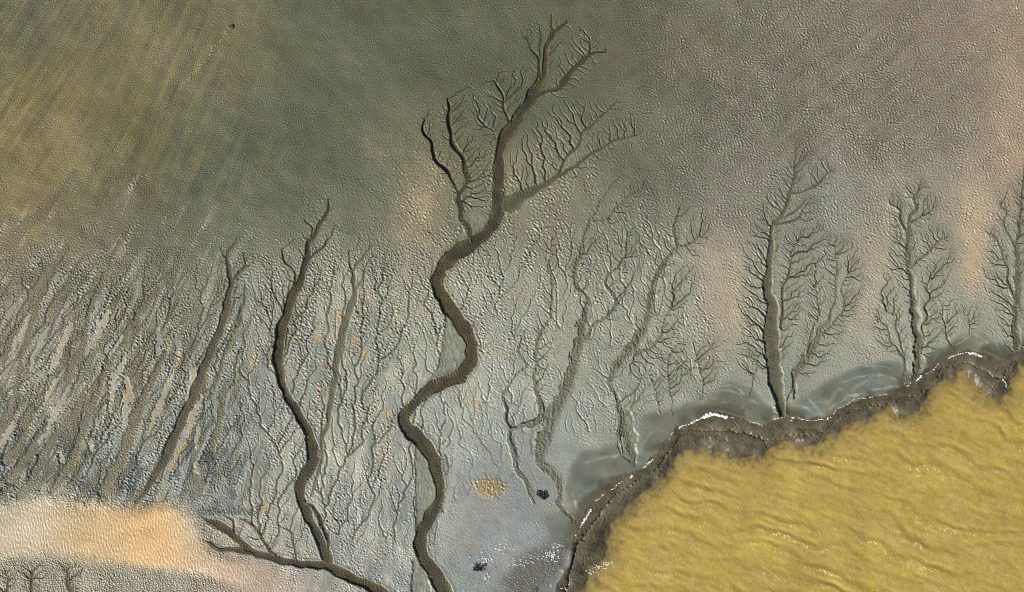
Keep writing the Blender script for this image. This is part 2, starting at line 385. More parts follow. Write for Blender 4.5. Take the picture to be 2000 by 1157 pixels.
# loose rills of the middle flat, part of the flat itself
rng = random.Random(5)
LF = Field()
seeds = [(rng.uniform(890, 1450), rng.uniform(600, 850)) for _ in range(46)] + [(885 + 14 * k, 850 - .4 * k) for k in range(26)]
for a, b, ar, fk in drain(seeds, [(890,470),(1010,430),(1100,420),(1290,400),(1330,560),(1440,640),(1440,720),(1260,790),(1240,850),(900,860)], 4.6, rng, up=3.0, thr=5):
    wb = .7 + .30 * min(ar, 120) ** .5
    LF.seg(a[0], a[1], wb, b[0], b[1], wb, 1, 3.0, 0, RX, RY)

VF = Field()
for (cot, u0, u1, v0, v1, xa, xb, stp, up_, cell, thr) in [(.56, -290, 470, 455, 985, -55, 470, 15, 5.0, 5.0, 4), (.13, 440, 900, 455, 1100, 455, 870, 17, 4.5, 5.0, 5), (-.08, 860, 1110, 690, 985, 872, 1050, 20, 2.6, 5.0, 4)]:
    rng = random.Random(int(u1))
    sd_ = []; u = u0
    while u < u1:
        sd_.append((u, v1 - rng.uniform(2, 60))); u += stp * rng.uniform(.5, 1.6)
    pl = [(u0, v0 + 30), (u1, v0), (u1, v1), (u0, v1)]
    for a, b, ar, fk in drain(sd_, pl, cell, rng, up=up_, thr=thr, heavy=1.3):
        ax, bx = a[0] + (900 - a[1]) * cot, b[0] + (900 - b[1]) * cot
        if not (xa < ax < xb) or a[1] < 470 + 40 * math.sin(ax * .02): continue
        wb = .8 + .34 * min(ar, 130) ** .5
        VF.seg(ax, a[1], wb, bx, b[1], wb, 1, 4.0, 0, RX, RY)

# ------------------------------------------------------------------ height and colour of the flat
CP = [  # x, y, colour as it looks in even daylight, fine texture, hummocks
 (0,0,122,115,90,.9,0),(250,100,128,117,86,.8,0),(450,80,124,116,88,.8,0),(600,80,110,109,90,.9,0),(800,60,106,106,88,.9,0),(950,150,108,108,90,.9,.1),(1250,60,106,102,82,.9,0),
 (1400,60,118,111,91,1,0),(1600,80,128,119,100,1.1,.1),(1800,60,134,122,104,1.1,.1),(1990,120,146,131,110,1.1,.1),(1860,220,132,123,104,1.1,.1),(1975,280,152,136,115,1,.1),
 (100,250,138,122,82,.8,0),(30,350,138,119,76,.8,0),(250,300,122,113,80,.8,0),(450,300,108,107,86,.9,0),(650,250,104,106,88,.9,0),(790,300,122,116,96,.9,.2),(820,390,135,128,108,.7,.7),
 (100,470,122,113,84,.8,.2),(300,450,112,108,84,.9,.1),(500,430,112,112,92,.9,.2),(700,430,120,120,102,.8,.5),
 (60,650,126,117,92,.6,.6),(250,620,128,121,98,.6,.7),(150,850,122,118,96,.7,.5),(350,850,110,116,106,.9,.4),(450,850,116,124,120,.9,.5),(300,950,106,114,106,1,.4),(60,930,120,116,95,.8,.4),
 (500,600,128,126,110,.5,1),(700,600,138,134,116,.5,1),(620,760,138,138,124,.5,.9),(720,880,154,150,134,.4,.8),(540,900,154,149,132,.4,.8),(720,1000,144,144,134,.5,.8),(540,1000,142,142,130,.5,.8),(760,1090,140,140,130,.5,.7),
 (900,800,148,148,134,.3,.5),(940,860,142,150,144,.2,.3),(1000,600,142,140,124,.4,.9),(1000,480,138,134,116,.4,1),(1150,620,142,140,124,.3,.8),(1200,820,134,137,124,.2,.4),(1180,450,130,128,112,.5,.8),(1080,420,140,132,112,.4,.9),
 (1300,300,112,109,91,1.1,.1),(1500,220,117,111,94,1.1,.1),(1700,220,126,118,101,1.1,.1),(1450,400,134,128,113,.9,.3),(1420,550,146,138,122,.5,.7),(1390,650,146,140,122,.5,.8),(1600,420,140,138,125,.7,.5),(1720,470,148,142,126,.6,.6),(1690,600,150,145,127,.5,.6),
 (1900,490,152,145,128,.5,.6),(1900,390,150,140,122,.6,.5),(1880,600,152,149,132,.4,.5),(1300,620,136,136,119,.4,.6),(1540,600,133,133,116,.3,.3),(1800,600,136,137,121,.3,.3),(1960,550,133,135,119,.3,.3),(1300,740,136,137,123,.4,.5),
 (1450,730,131,133,119,.4,.5),(1620,700,139,139,123,.4,.4),(950,1000,136,140,144,.3,.3),(1000,1080,142,142,142,.4,.3),(930,1130,120,131,128,.3,.2),(1090,940,128,132,122,.2,.3),(860,1000,140,140,126,.3,.4),(500,1135,164,144,122,.8,.2),(300,1135,152,144,124,.8,.2),(60,1130,150,142,118,.8,.3),
 (620,1140,150,144,132,.6,.4)]
def interp(cp, sg, cols):
    num = [np.zeros((NY, NX), np.float32) for _ in range(cols)]; den = np.full((NY, NX), 1e-9, np.float32)
    for p in cp:
        gx = np.exp(-0.5 * ((xs - p[0]) / sg) ** 2); gy = np.exp(-0.5 * ((ys - p[1]) / sg) ** 2)
        k = np.outer(gy, gx).astype(np.float32) + 1e-7 / (1e4 + (X - p[0]) ** 2 + (Y - p[1]) ** 2)
        den += k
        for q in range(cols): num[q] += k * p[2 + q]
    return [n / den for n in num]
r, g, b, FA, MA = interp(CP, 62.0, 5)
RGB = np.stack([r, g, b], -1)

RGB += (sst(420, 560, Y) * sst(380, 520, X) * 17)[..., None] * np.array([1, .99, 1.02], np.float32)
# broad streaks of silt across the flat
wl = sst(760, 250, X); wr = sst(1050, 1500, X)
def strk(seed, a): return .55 * bp(13, seed, .4, a, 11) + .7 * bp(27, seed + 300, .4, a, 9) + .45 * bp(60, seed + 600, .4, a, 6)
st1, st2, st3 = strk(21, 57), strk(22, 66), strk(23, 83); st4 = .8 * bp(15, 24, .4, 37, 8) + .7 * bp(32, 324, .4, 37, 7)
ang_w = np.clip((X - 50) / 700, 0, 1)
streak = np.where(ang_w < .5, st1 * (1 - 2 * ang_w) + st2 * 2 * ang_w, st2 * (2 - 2 * ang_w) + st3 * (2 * ang_w - 1))
streak = streak / streak.std()
up_flat = sst(520, 300, Y)
RGB += (up_flat * sst(700, 300, X) * streak * 8.5)[..., None] * np.array([1.0, 0.84, 0.28], np.float32)
RGB += (wr * sst(500, 250, Y) * st4 * 3.6)[..., None] * np.array([1.0, 0.8, 0.75], np.float32)
RGB += (fbm(60, 25) * 1.6)[..., None] + fbm(34, 26)[..., None] * np.array([1.3, .4, -1.0], np.float32) + fbm(30, 27)[..., None] * np.array([-1.2, 1.1, 0], np.float32)

upz = sst(600, 300, Y) * sst(1500, 900, X)
RGB *= (1 - .10 * upz)[..., None] * (1 + upz[..., None] * np.array([-.01, .01, -.10], np.float32))
H = 0.16 * fbm(260, 31, 3.0) + 0.03 * fbm(60, 32, 2.6)
# textures: pimpled mud (upper flat), ripple lumps, hummocks
def peaky(n): return n + .28 * n * n
pim = .62 * bp(4.6, 41, .62, 52, 1.2)
rip = .62 * bp(5.0, 43, .5, -40, 1.7)
hum = .50 * peaky(bp(6.2, 45, .32, -38, 1.8)) + 0.22 * bp(11, 46, .35, -50, 1.4) + .14 * bp(4.2, 47, .3)
humv = .50 * peaky(bp(6.0, 48, .32, -40, 1.8)) + 0.24 * np.abs(bp(15, 49, .35, 80, 2.4)) + .14 * bp(4.2, 50, .3)
wleft = sst(560, 380, X)
right_up = sst(900, 1350, X) * sst(560, 330, Y) + sst(1150, 1400, X) * sst(620, 480, Y) * 0.3
right_up = np.clip(right_up, 0, 1)
T_f = pim * (1 - right_up) + rip * right_up
T_m = hum * (1 - wleft) + humv * wleft
patchy = np.clip(0.9 + 0.35 * fbm(45, 51), .3, 1.6)
pvert = fbm(34, 151, 2.2, 84, 3.2)
patchm = .32 + .85 * sst(-.9, .5, pvert) * (.7 + .3 * patchy)

# warm sky reflections painted into the mud colour, plus golden silt at upper left
for (x, y, a, bb, t, st, c_) in [(1418,560,40,100,-10,.6,(184,162,132)),(1392,650,34,80,-8,.4,(178,160,134)),(1716,480,32,95,0,.6,(184,162,134)),(1690,590,28,75,4,.45,(180,162,134)),(1900,490,30,95,0,.8,(206,172,132)),(1900,405,28,50,0,.6,(190,164,132)),
        (825,400,36,80,18,.7,(180,154,118)),(1996,160,52,170,6,.6,(182,154,126)),(1975,290,40,110,10,.55,(184,152,124)),(1890,60,80,60,30,.3,(180,150,126)),(30,470,26,95,40,.6,(150,126,72)),(90,300,40,170,35,.45,(146,126,78)),(245,180,45,190,35,.4,(140,124,82)),(420,120,45,130,25,.35,(136,122,86)),(200,40,60,90,30,.3,(138,122,86))]:
    ct, sn = math.cos(math.radians(t)), math.sin(math.radians(t))
    dx, dy = X - x, Y - y
    k_ = .82 * st * np.exp(-.8 * (((dx * ct + dy * sn) / a) ** 2 + ((-dx * sn + dy * ct) / bb) ** 2)) * np.clip(1 + .2 * fbm(30, 190) + .14 * bp(6, 191), .3, 1.5)
    k_ = np.clip(k_, 0, 1)[..., None]
    RGB = RGB * (1 - k_) + np.array(c_, np.float32) * k_
# the streaky left flat: rough grey strips between smooth olive tongues
tong = sst(-0.7, 0.6, streak + .25 * fbm(16, 52, 2.2, 62, 4.0) - .05)
lz_top = 90 * bp(40, 195, .5, 62, 6)
left_zone = sst(560, 380, X) * sst(430, 660, Y + lz_top) * sst(1010, 960, Y)
midlow = sst(420, 520, X) * sst(860, 760, X) * sst(520, 640, Y)
strip = left_zone * (1 - tong)
RGB = RGB * (1 - (left_zone * tong * .75)[..., None]) + np.array([112, 104, 78], np.float32) * (left_zone * tong * .75)[..., None]
RGB = RGB * (1 - (strip * .7)[..., None]) + np.array([156, 154, 140], np.float32) * (strip * .7)[..., None]
MA = MA * (1 - left_zone) + left_zone * (0.12 + 1.15 * (1 - tong))
RGB += (left_zone * (1 - tong) * fbm(34, 194, 2.2, 63, 4.0))[..., None] * np.array([4, 1, -4.5], np.float32)
FA = FA * (1 - left_zone) + left_zone * (0.45 + .35 * tong)
sv = sst(-.4, .7, streak + .3 * fbm(20, 53))
RGB -= (midlow * sv * 15)[..., None] * np.array([1, .95, .8], np.float32)
RGB += (sst(.2, -1.2, pvert) * sst(430, 560, Y) * sst(450, 560, X) * sst(1000, 880, X) * 13)[..., None] * np.array([1, .96, .86], np.float32)
smooth_m = midlow * sst(.35, 1.1, st3 * .8 + fbm(38, 54) * .75) * sst(650, 760, Y)
MA *= 1 - .85 * smooth_m; FA *= 1 - .7 * smooth_m
bl = sst(.2, 1.4, fbm(40, 55, 2.6, 80, 2.5))
blz = sst(560, 680, Y) * sst(1000, 800, X) * sst(250, 420, X) * bl * .32
RGB = RGB * (1 - blz[..., None]) + np.array([108, 128, 128], np.float32) * blz[..., None]
dk = sst(.5, 1.6, fbm(26, 56, 2.4, 72, 2.0)) * sst(740, 860, Y) * sst(560, 440, X) * sst(1010, 980, Y)
RGB = RGB * (1 - .7 * dk[..., None]) + np.array([72, 82, 82], np.float32) * .7 * dk[..., None]
# small orange patches between the hummocks
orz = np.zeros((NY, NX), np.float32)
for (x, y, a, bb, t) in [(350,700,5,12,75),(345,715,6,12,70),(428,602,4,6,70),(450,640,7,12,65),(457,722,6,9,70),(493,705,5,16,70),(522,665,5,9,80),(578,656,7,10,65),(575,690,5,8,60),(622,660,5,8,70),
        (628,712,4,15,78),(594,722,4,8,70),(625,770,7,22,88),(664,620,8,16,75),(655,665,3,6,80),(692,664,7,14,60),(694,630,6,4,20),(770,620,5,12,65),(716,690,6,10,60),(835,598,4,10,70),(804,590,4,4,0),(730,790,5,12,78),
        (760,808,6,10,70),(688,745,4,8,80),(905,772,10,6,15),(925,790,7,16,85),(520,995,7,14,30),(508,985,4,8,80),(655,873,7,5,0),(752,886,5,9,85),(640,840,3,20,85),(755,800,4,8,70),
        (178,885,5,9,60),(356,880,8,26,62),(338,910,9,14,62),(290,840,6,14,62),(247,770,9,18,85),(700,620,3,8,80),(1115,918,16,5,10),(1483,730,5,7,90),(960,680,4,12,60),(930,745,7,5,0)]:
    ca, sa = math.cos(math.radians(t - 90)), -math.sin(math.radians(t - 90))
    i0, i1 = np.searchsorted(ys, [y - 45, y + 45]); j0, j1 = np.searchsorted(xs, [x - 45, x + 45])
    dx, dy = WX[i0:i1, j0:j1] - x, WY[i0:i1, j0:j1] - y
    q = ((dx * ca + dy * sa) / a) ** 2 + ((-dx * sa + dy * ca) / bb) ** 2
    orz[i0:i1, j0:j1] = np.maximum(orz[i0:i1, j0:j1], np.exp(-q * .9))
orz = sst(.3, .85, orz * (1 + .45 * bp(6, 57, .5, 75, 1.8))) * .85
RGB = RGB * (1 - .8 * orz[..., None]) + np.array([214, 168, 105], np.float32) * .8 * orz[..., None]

sandy = sst(1500, 1050, X) * sst(560, 380, Y) + .35 * sst(1050, 1500, X) * sst(480, 330, Y)
H = H + FA * 0.105 * (1 - .62 * sandy) * T_f * (.55 + .45 * patchy) + MA * 0.072 * T_m * patchm
ROUGH = np.full((NY, NX), 0.42, np.float32)

# pale crusts of cracked mud lying between the tongues
SLABS = [([(58,612),(42,650),(18,694)],10,'upper pale strip nearest the left edge'),([(94,640),(80,668),(64,700),(58,724)],9,'narrow pale strip with a rounded upper end'),([(138,630),(125,664),(110,700),(96,725)],12,'pale strip tinged blue at its lower end'),
    ([(212,608),(192,648),(168,690)],16,'widest bumpy pale strip of the upper row'),([(238,654),(228,676),(216,700)],7,'thin short pale strip'),([(108,744),(97,766),(85,790)],10,'short pale strip with cross cracks'),
    ([(136,752),(110,806),(80,864)],12,'longest pale strip with cross cracks'),([(246,694),(232,724),(220,756),(217,804)],12,'bent ribbed pale strip'),([(248,738),(249,770),(246,800),(243,832)],16,'bumpy tan strip tapering downward'),
    ([(338,728),(314,788),(288,850)],11,'tan strip with an orange lower tip'),([(381,718),(374,748),(365,784)],13,'grey green strip beside the olive channel'),([(394,772),(372,824),(350,874),(332,914)],13,'tan orange strip above the pool'),
    ([(387,826),(385,850),(383,876)],8,'small upright grey strip'),([(28,824),(16,846),(2,872)],12,'pale strip at the left edge of the lower row'),([(240,600),(226,624)],9,'stub of pale crust high on the flat'),
    ([(420,830),(420,790),(426,752)],9,'slim bluish strip left of the slim brown channel'),([(178,864),(180,884)],19,'round pale crust with an orange rim'),([(118,884),(122,900)],20,'round grey crust with cracked rim'),([(384,908),(388,920)],24,'round pinkish crust near the pool corner'),
    ([(308,690),(309,650)],24,'smooth blue grey crust with orange edges'),([(347,690),(345,655)],18,'smooth blue grey crust beside the thin rill')]
SF = Field()
slab_id = {}
for k, (pts, w_, lb) in enumerate(SLABS):
    n = len(pts)
    w_ = w_ * 1.25
    SF.line([(p[0], p[1], w_ * (.4 if i in (0, n - 1) else 1.0)) for i, p in enumerate(pts)], 5000 + k, pad=10, step=4)
SF.dn = SF.dn + .20 * bp(9, 60) + .16 * bp(20, 66)
sm = sst(1.12, .86, SF.dn)
crack = np.abs(np.mod(SF.arc / 6.5 + .35 * fbm(14, 61), 1.0) - .5) * 2
SH = 0.02 + .03 * (1 - SF.dn.clip(0, 1) ** 2) - .045 * sst(.78, .97, crack) + .016 * np.abs(bp(9, 62))
H = H * (1 - sm * .9) + sm * (SH + .12 * (H - .1))
slc = np.array([176, 166, 144], np.float32) + fbm(30, 63)[..., None] * np.array([7, 6, 5], np.float32) + fbm(26, 64)[..., None] * np.array([4, 0, -5], np.float32)
blue_s = np.isin(SF.pid, [5015, 5019, 5020]) * sm
slc = slc * (1 - .75 * blue_s[..., None]) + np.array([124, 140, 136], np.float32) * .75 * blue_s[..., None]
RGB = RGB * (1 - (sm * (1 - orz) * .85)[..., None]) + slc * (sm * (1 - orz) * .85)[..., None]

vm = sst(1.5, .3, VF.dn) * (1 - .8 * sm) * sst(450, 560, Y) * sst(1110, 1040, Y) * (1 - .5 * blur((X > 880).astype(np.float32), 40))
H -= vm * (.025 + .035 * VF.hw)
vmc = (vm * np.clip(.3 + .35 * VF.hw, 0, .85))[..., None]
RGB = RGB * (1 - vmc) + (np.array([88, 85, 66], np.float32) + (sst(760, 900, Y) * sst(520, 380, X))[..., None] * np.array([-16, -4, 12], np.float32)) * vmc
bank_l = sst(2.2, 1.3, VF.dn) * (1 - vm) * sst(520, 620, Y) * sst(1100, 1000, Y)
RGB += (bank_l * 9)[..., None] * np.array([1, .95, .8], np.float32)
# soft olive tongues traced one by one
TG = [[(-30,520,20),(0,490,24),(50,440,22),(104,392,18),(150,330,10)],[(236,470,6),(202,546,9),(173,614,10),(165,672,14),(144,705,16),(120,790,16),(70,870,18),(20,940,16)],[(128,482,12),(90,545,14),(70,606,12),(50,672,12),(36,730,12),(24,800,12),(0,860,14)],
      [(62,800,12),(42,860,14),(10,900,14)],[(168,774,12),(140,812,14),(90,880,16),(68,930,18),(40,970,18)],[(312,560,10),(262,630,14),(222,690,14),(194,760,14),(172,815,14),(140,900,16),(100,960,12)],[(324,690,10),(296,745,14),(276,790,18),(258,840,20),(236,900,24),(200,960,20)],
      [(340,860,16),(300,930,18),(270,975,14)],[(408,690,10),(396,760,12),(380,800,10)],[(440,760,12),(430,820,14),(410,900,14)]]
TF = Field()
for k, t in enumerate(TG): TF.line(t, k + 1, pad=14, step=5)
tm = sst(1.35, .55, TF.dn) * (1 - sm) * sst(1.0, .2, 0 * X + .1)
RGB = RGB * (1 - .8 * tm[..., None]) + (np.array([112, 102, 72], np.float32) + streak[..., None] * 4) * .8 * tm[..., None]
H = H * (1 - .75 * tm) + tm * (.035 * pim - .03)

# smooth wet margin above the bank
WET = [[(1130,885),(1210,868),(1250,902),(1248,930),(1180,960),(1140,1020),(1122,1040),(1080,1070),(1060,1010),(1100,1000),(1122,1000),(1100,960),(1110,920)],
       [(1252,806),(1300,806),(1340,790),(1400,765),(1420,748),(1470,748),(1480,770),(1500,790),(1512,800),(1512,900),(1240,960),(1250,880)],
       [(1534,790),(1560,782),(1585,770),(1610,745),(1680,715),(1730,705),(1764,705),(1764,790),(1600,840),(1534,840)],
       [(1804,700),(1806,712),(1830,680),(1860,672),(1880,650),(1920,646),(1945,672),(1975,670),(1975,720),(1900,710),(1806,740)],
       [(905,905),(960,880),(1010,915),(1060,985),(1080,1060),(1130,1080),(1100,1220),(890,1220),(880,1090),(900,1000)]]
wm = np.zeros((NY, NX), np.float32); wm2 = np.zeros((NY, NX), np.float32)
for k, p in enumerate(WET):
    (wm2 if k == 4 else wm)[inside(p)] = 1
wm = blur(wm, 4.5) * (d1 < 3); wm2 = blur(wm2, 20) * .75 * (d1 < 3)
bands = np.sin(d1 / 6.0 + .8 * fbm(90, 71))
wetc = np.array([116, 119, 106], np.float32) + fbm(60, 73)[..., None] * 6 + fbm(60, 74)[..., None] * np.array([-3, 0, 2.5], np.float32)
wetc = wetc + (sst(.6, 1.0, bands) * sst(0.2, 1.2, fbm(70, 75)) * 20)[..., None] * np.array([1, .98, .88], np.float32)
PL = Field()
for k, t in enumerate([[(1345,765,3),(1400,757,3),(1430,757,4),(1455,768,3)],[(1385,791,3),(1410,785,5),(1430,788,5),(1437,795,3)],[(1618,738,3),(1650,722,4),(1700,714,4),(1742,720,3)],[(1630,754,2),(1680,735,4),(1730,734,4),(1762,752,6)],
        [(1866,674,3),(1900,656,3),(1925,664,3),(1946,690,4)],[(1878,661,2),(1905,648,3),(1932,656,3),(1957,692,4)],[(1532,800,4),(1555,791,5),(1575,797,5),(1597,812,4)],[(1577,768,4),(1586,788,6),(1602,808,5)],[(1600,812,3),(1660,775,3),(1720,760,4),(1762,756,6)],
        [(1445,795,5),(1465,786,6),(1482,790,5)],[(1140,905,6),(1200,890,8),(1245,885,4)],[(1115,965,5),(1128,990,6),(1135,1010,3)],[(1340,800,3),(1360,790,4),(1385,776,3)],[(1395,766,3),(1420,762,3),(1448,772,2)]]):
    PL.line(t, k + 1, pad=6, step=5)
wetc = wetc + (sst(1.25, .2, PL.dn) * 36 * np.clip(.7 + .4 * fbm(24, 170), .15, 1.3))[..., None] * np.array([1, .98, .92], np.float32)
RGB = RGB * (1 - wm[..., None]) + wetc * wm[..., None]
wet_tex = .02 * np.abs(bp(9, 77, .35, 20, 1.6))
H = H * (1 - .93 * wm) + wm * (.02 * bands * sst(.2, 1, fbm(70, 75)) + .3 * wet_tex)
wet2c = np.array([140, 142, 136], np.float32) + fbm(40, 78)[..., None] * 8 + fbm(50, 79)[..., None] * np.array([-6, 0, 5], np.float32)
RGB = RGB * (1 - .7 * wm2[..., None]) + wet2c * .7 * wm2[..., None]
H = H * (1 - .75 * wm2) + wm2 * wet_tex * 1.3
ROUGH = ROUGH - .08 * wm - .04 * wm2
dkm = np.zeros((NY, NX), np.float32); dkm[inside([(1120,1060),(1060,1062),(1010,1095),(985,1130),(990,1220),(1060,1220),(1055,1148),(1095,1115)])] = 1
dkm = blur(dkm, 9) * .75
RGB = RGB * (1 - dkm[..., None]) + np.array([98, 93, 84], np.float32) * dkm[..., None]
H += dkm * .05 * np.abs(bp(8, 171))
# orange silt mound and its dark edge
def blob(x, y, a, bb, t=0, sharp=.9):
    ca, sa = math.cos(math.radians(t)), math.sin(math.radians(t))
    dx, dy = WX - x, WY - y
    return np.exp(-sharp * (((dx * ca + dy * sa) / a) ** 2 + ((-dx * sa + dy * ca) / bb) ** 2))
om = sst(.25, .85, blob(953, 952, 36, 21, 8) * (1 + .35 * bp(9, 81) * .6))
RGB = RGB * (1 - .85 * om[..., None]) + np.array([172, 138, 88], np.float32) * .85 * om[..., None]
H += om * (.12 + .04 * hum)
for (x, y, a, bb, s_) in [(403,895,14,16,.8),(415,905,8,26,.6),(1062,966,10,10,.6),(938,1108,13,10,.7),(252,992,60,6,.75),(215,988,30,5,.5),(120,975,70,8,.45),(285,985,22,7,.7),(410,1000,30,8,.6),(65,915,30,30,.3),(470,1000,40,7,.5),(508,990,10,6,.6)]:
    k_ = sst(.3, .8, blob(x, y, a, bb) * (1 + .5 * bp(8, int(x)))) * s_
    RGB = RGB * (1 - k_[..., None]) + np.array([42, 52, 58], np.float32) * k_[..., None]
    H += k_ * (.10 * np.abs(bp(9, int(x) + 1)) - .04)
# line of tracks near the small dark log
trk = Field(); trk.line([(448,57,7),(425,85,8),(395,125,7),(345,177,4),(300,222,2)], 1, pad=6)
tk = sst(1.1, .5, trk.dn)
H += tk * .06 * np.abs(bp(8, 91)); RGB += (tk * 10)[..., None]

# ------------------------------------------------------------------ loose rills, side rills, channels
LFm = sst(1.35, .2, LF.dn) * (1 - wm) * (d1 < -4)
H -= LFm * (.04 + .05 * LF.hw)
RGB -= (LFm * np.clip(LF.hw, .3, 1.2) * 20)[..., None]
RFm = sst(1.35, .15, RF.dn) * (d1 < 0)
near = np.clip(blur((RF.dn < 3).astype(np.float32), 5.0) * 1.3, 0, 1) * sst(900, 1300, X)
side = np.zeros(X.shape, np.float32)
for c in CH:
    if not c['crowns'] or c['crowns'][0][0][0] < 1000: continue
    st = np.array([(p[1], p[0]) for p in sorted(c['parts'][0][1], key=lambda p: p[1])])
    cx = np.interp(ys, st[:, 0], st[:, 1]).astype(np.float32)[:, None]
    for cr in c['crowns']:
        side = np.where(inside(cr), np.tanh((X - cx) / 14), side)
side = blur(side, 5)
fea = np.abs(bp(10, 145, .3, 62, 3.0)) * np.clip(.5 + .5 * side, 0, 1) + np.abs(bp(10, 146, .3, 122, 3.0)) * np.clip(.5 - .5 * side, 0, 1)
H = H * (1 - .6 * near) + near * .06 * fea
RGB = RGB * (1 - .35 * near[..., None]) + np.array([122, 122, 102], np.float32) * .35 * near[..., None]
rfs = np.clip(.30 + .50 * RF.hw, 0, 1)
H -= RFm * np.clip(.04 + .12 * RF.hw, .05, .26)
RGB = RGB * (1 - .8 * (RFm * rfs)[..., None]) + np.array([72, 67, 48], np.float32) * .8 * (RFm * rfs)[..., None]

# old terraces of the broad channel: smooth floor below the flat, sharp western edge
TER = [[(871,618),(862,690),(855,718),(832,748),(850,752),(905,728),(915,700),(905,650),(885,620)],
       [(812,872),(811,960),(813,1030),(814,1080),(822,1090),(838,1000),(858,965),(854,930),(836,890)],
       [(905,425),(945,415),(965,420),(958,440),(930,468),(915,468)],[(903,450),(872,500),(900,486),(920,470)],
       [(990,415),(985,422),(1018,400),(1048,380),(1078,366),(1060,355),(1010,380),(990,390)],
       [(1210,800),(1206,850),(1214,890),(1243,915),(1243,850),(1232,800)],
       [(808,1090),(803,1150),(806,1190),(846,1200),(838,1120),(822,1092)]]
te = np.zeros((NY, NX), np.float32)
for p in TER: te[inside(p)] = 1
te = blur(te, .9)
H = H * (1 - .7 * te) - .19 * te + te * .03 * np.abs(bp(14, 95, .4, 80, 2.0))
RGB = RGB * (1 - .6 * te[..., None]) + (np.array([126, 127, 108], np.float32) + fbm(18, 96)[..., None] * 8) * .6 * te[..., None]

DEPTH = np.zeros(next_id + 1, np.float32); DARK = np.zeros(next_id + 1, np.float32)
for pid, (ci, nm) in PARTS.items():
    DEPTH[pid] = CH[ci]['depth']; DARK[pid] = CH[ci]['dark']
    if ci == 0 and pid in (CH[0]['ids'][8], CH[0]['ids'][9], CH[0]['ids'][10], CH[0]['ids'][11]): DARK[pid] = .72; DEPTH[pid] = .22
dep = DEPTH[CF.pid] * np.clip(CF.hw / 8.5, .26, 1.0); drk = DARK[CF.pid]
soft = drk < .6
mellow = soft * sst(.0, .5, CF.side / CF.hw)
wobble = (.06 + .16 * soft) * fbm(22, 192) * (CF.hw > 3.5)
off = (CF.dn - 1 + wobble) * CF.hw
cm = (sst(.8, -.8, off) * (1 - mellow) + sst(1.5, .4, CF.dn) * mellow) * (d1 < 6)
ribs = np.sin(CF.arc * 2 * math.pi / 6.2 + .8 * fbm(25, 101)) * sst(.25, .8, CF.dn) * sst(.2, 1.0, fbm(40, 102)) * (drk > .7)
floor = -dep + .05 * (CF.dn.clip(0, 1)) ** 2 + .016 * bp(5.5, 103, .35) + .012 * np.abs(bp(9, 104)) + .055 * ribs * (CF.hw > 6)
floor = floor + soft * (.055 * np.abs(bp(13, 105, .35, 80, 2.6)) + .03 * hum)
Hs = .25 * H
H = H * (1 - cm) + cm * (floor + Hs * (.3 + .4 * soft))
dc = np.array([68, 60, 38], np.float32) + np.stack([fbm(30, 106) * 6, fbm(30, 106) * 5, fbm(30, 107) * 4], -1)
gc = np.array([94, 90, 68], np.float32) + fbm(24, 108)[..., None] * 7
kk = sst(.45, .95, drk)[..., None]
cc = gc * (1 - kk) + dc * kk
cc = cc + (sst(.2, .9, CF.dn) * sst(-.3, 1.2, fbm(36, 193)) * 22)[..., None] * np.array([1, .96, .8], np.float32) - (sst(.5, .0, CF.dn) * 5)[..., None]
cs = (cm * np.clip(drk * 1.15, .55, .97))[..., None]
cc = cc - (soft * sst(.35, .0, np.abs(bp(15, 196, .4, 84, 3.0))) * 16)[..., None]
RGB = RGB * (1 - cs) + cc * cs
lev = np.exp(-((off - 2.6) / 1.8) ** 2) * (CF.hw > 4) * (d1 < -3) * (drk > .55)
H += .045 * lev
brn = np.clip(sst(1.9, 1.0, CF.dn) * (1 - cm) * .25 * (drk > .9), 0, 1)[..., None]
RGB = RGB * (1 - brn) + dc * brn
ROUGH = ROUGH + .12 * cm

# ------------------------------------------------------------------ pale silt pool, orange sun reflection painted into its colour
POOL = [(-80,990),(0,988),(40,980),(75,972),(100,964),(118,966),(130,974),(150,976),(170,986),(190,980),(205,974),(222,980),(240,994),(262,998),(280,984),(300,982),(318,990),(345,978),(368,982),(380,1005),(392,1025),(402,1042),(402,1076),
        (440,1090),(500,1100),(560,1112),(610,1130),(660,1160),(700,1225),(560,1225),(520,1175),(450,1140),(400,1122),(330,1116),(260,1106),(180,1096),(110,1086),(50,1090),(-80,1098)]
pool_in = inside(POOL)
pf = pool_in.astype(np.float32); topw = sst(1050, 1000, Y)
pm = np.clip(blur(pf, 14.0) * (1 - topw) + blur(pf, 24.0) * topw + .05 * bp(24, 115, .5, 70, 1.6) + .05 * bp(6, 116, .5) * (blur(pf, 12.0) > .02), 0, 1)
pm_s = sst(.12, .92, pm) * sst(640, 430, X + .5 * (1157 - Y))
PC = [(0,1020,184,171,142),(60,1040,198,182,150),(150,1010,205,178,126),(210,1015,216,180,124),(255,1020,205,172,118),(300,1010,230,185,118),(320,1040,228,188,128),(290,1070,222,184,130),(370,1020,186,172,138),(390,1060,186,172,140),(200,1075,204,178,128),
      (430,1110,205,178,148),(540,1135,190,168,144),(60,1085,184,170,138),(340,1100,222,186,132),(150,990,170,162,130),(260,1000,190,160,112),(650,1200,180,155,130)]
pr, pg, pb = interp(PC, 34.0, 3)
PCOL = np.stack([pr, pg, pb], -1) + (fbm(50, 111, 2.4, 15, 2.0) * 5)[..., None]
RGB = RGB * (1 - pm_s[..., None]) + PCOL * pm_s[..., None]
poolw = -.02 + .016 * bp(5.5, 112, .3, 82, 2.2) + .010 * bp(5, 113, .4, -20, 1.5) + .012 * sst(1060, 1110, Y) * np.abs(bp(9, 114))
H = H * (1 - pm_s) + poolw * pm_s

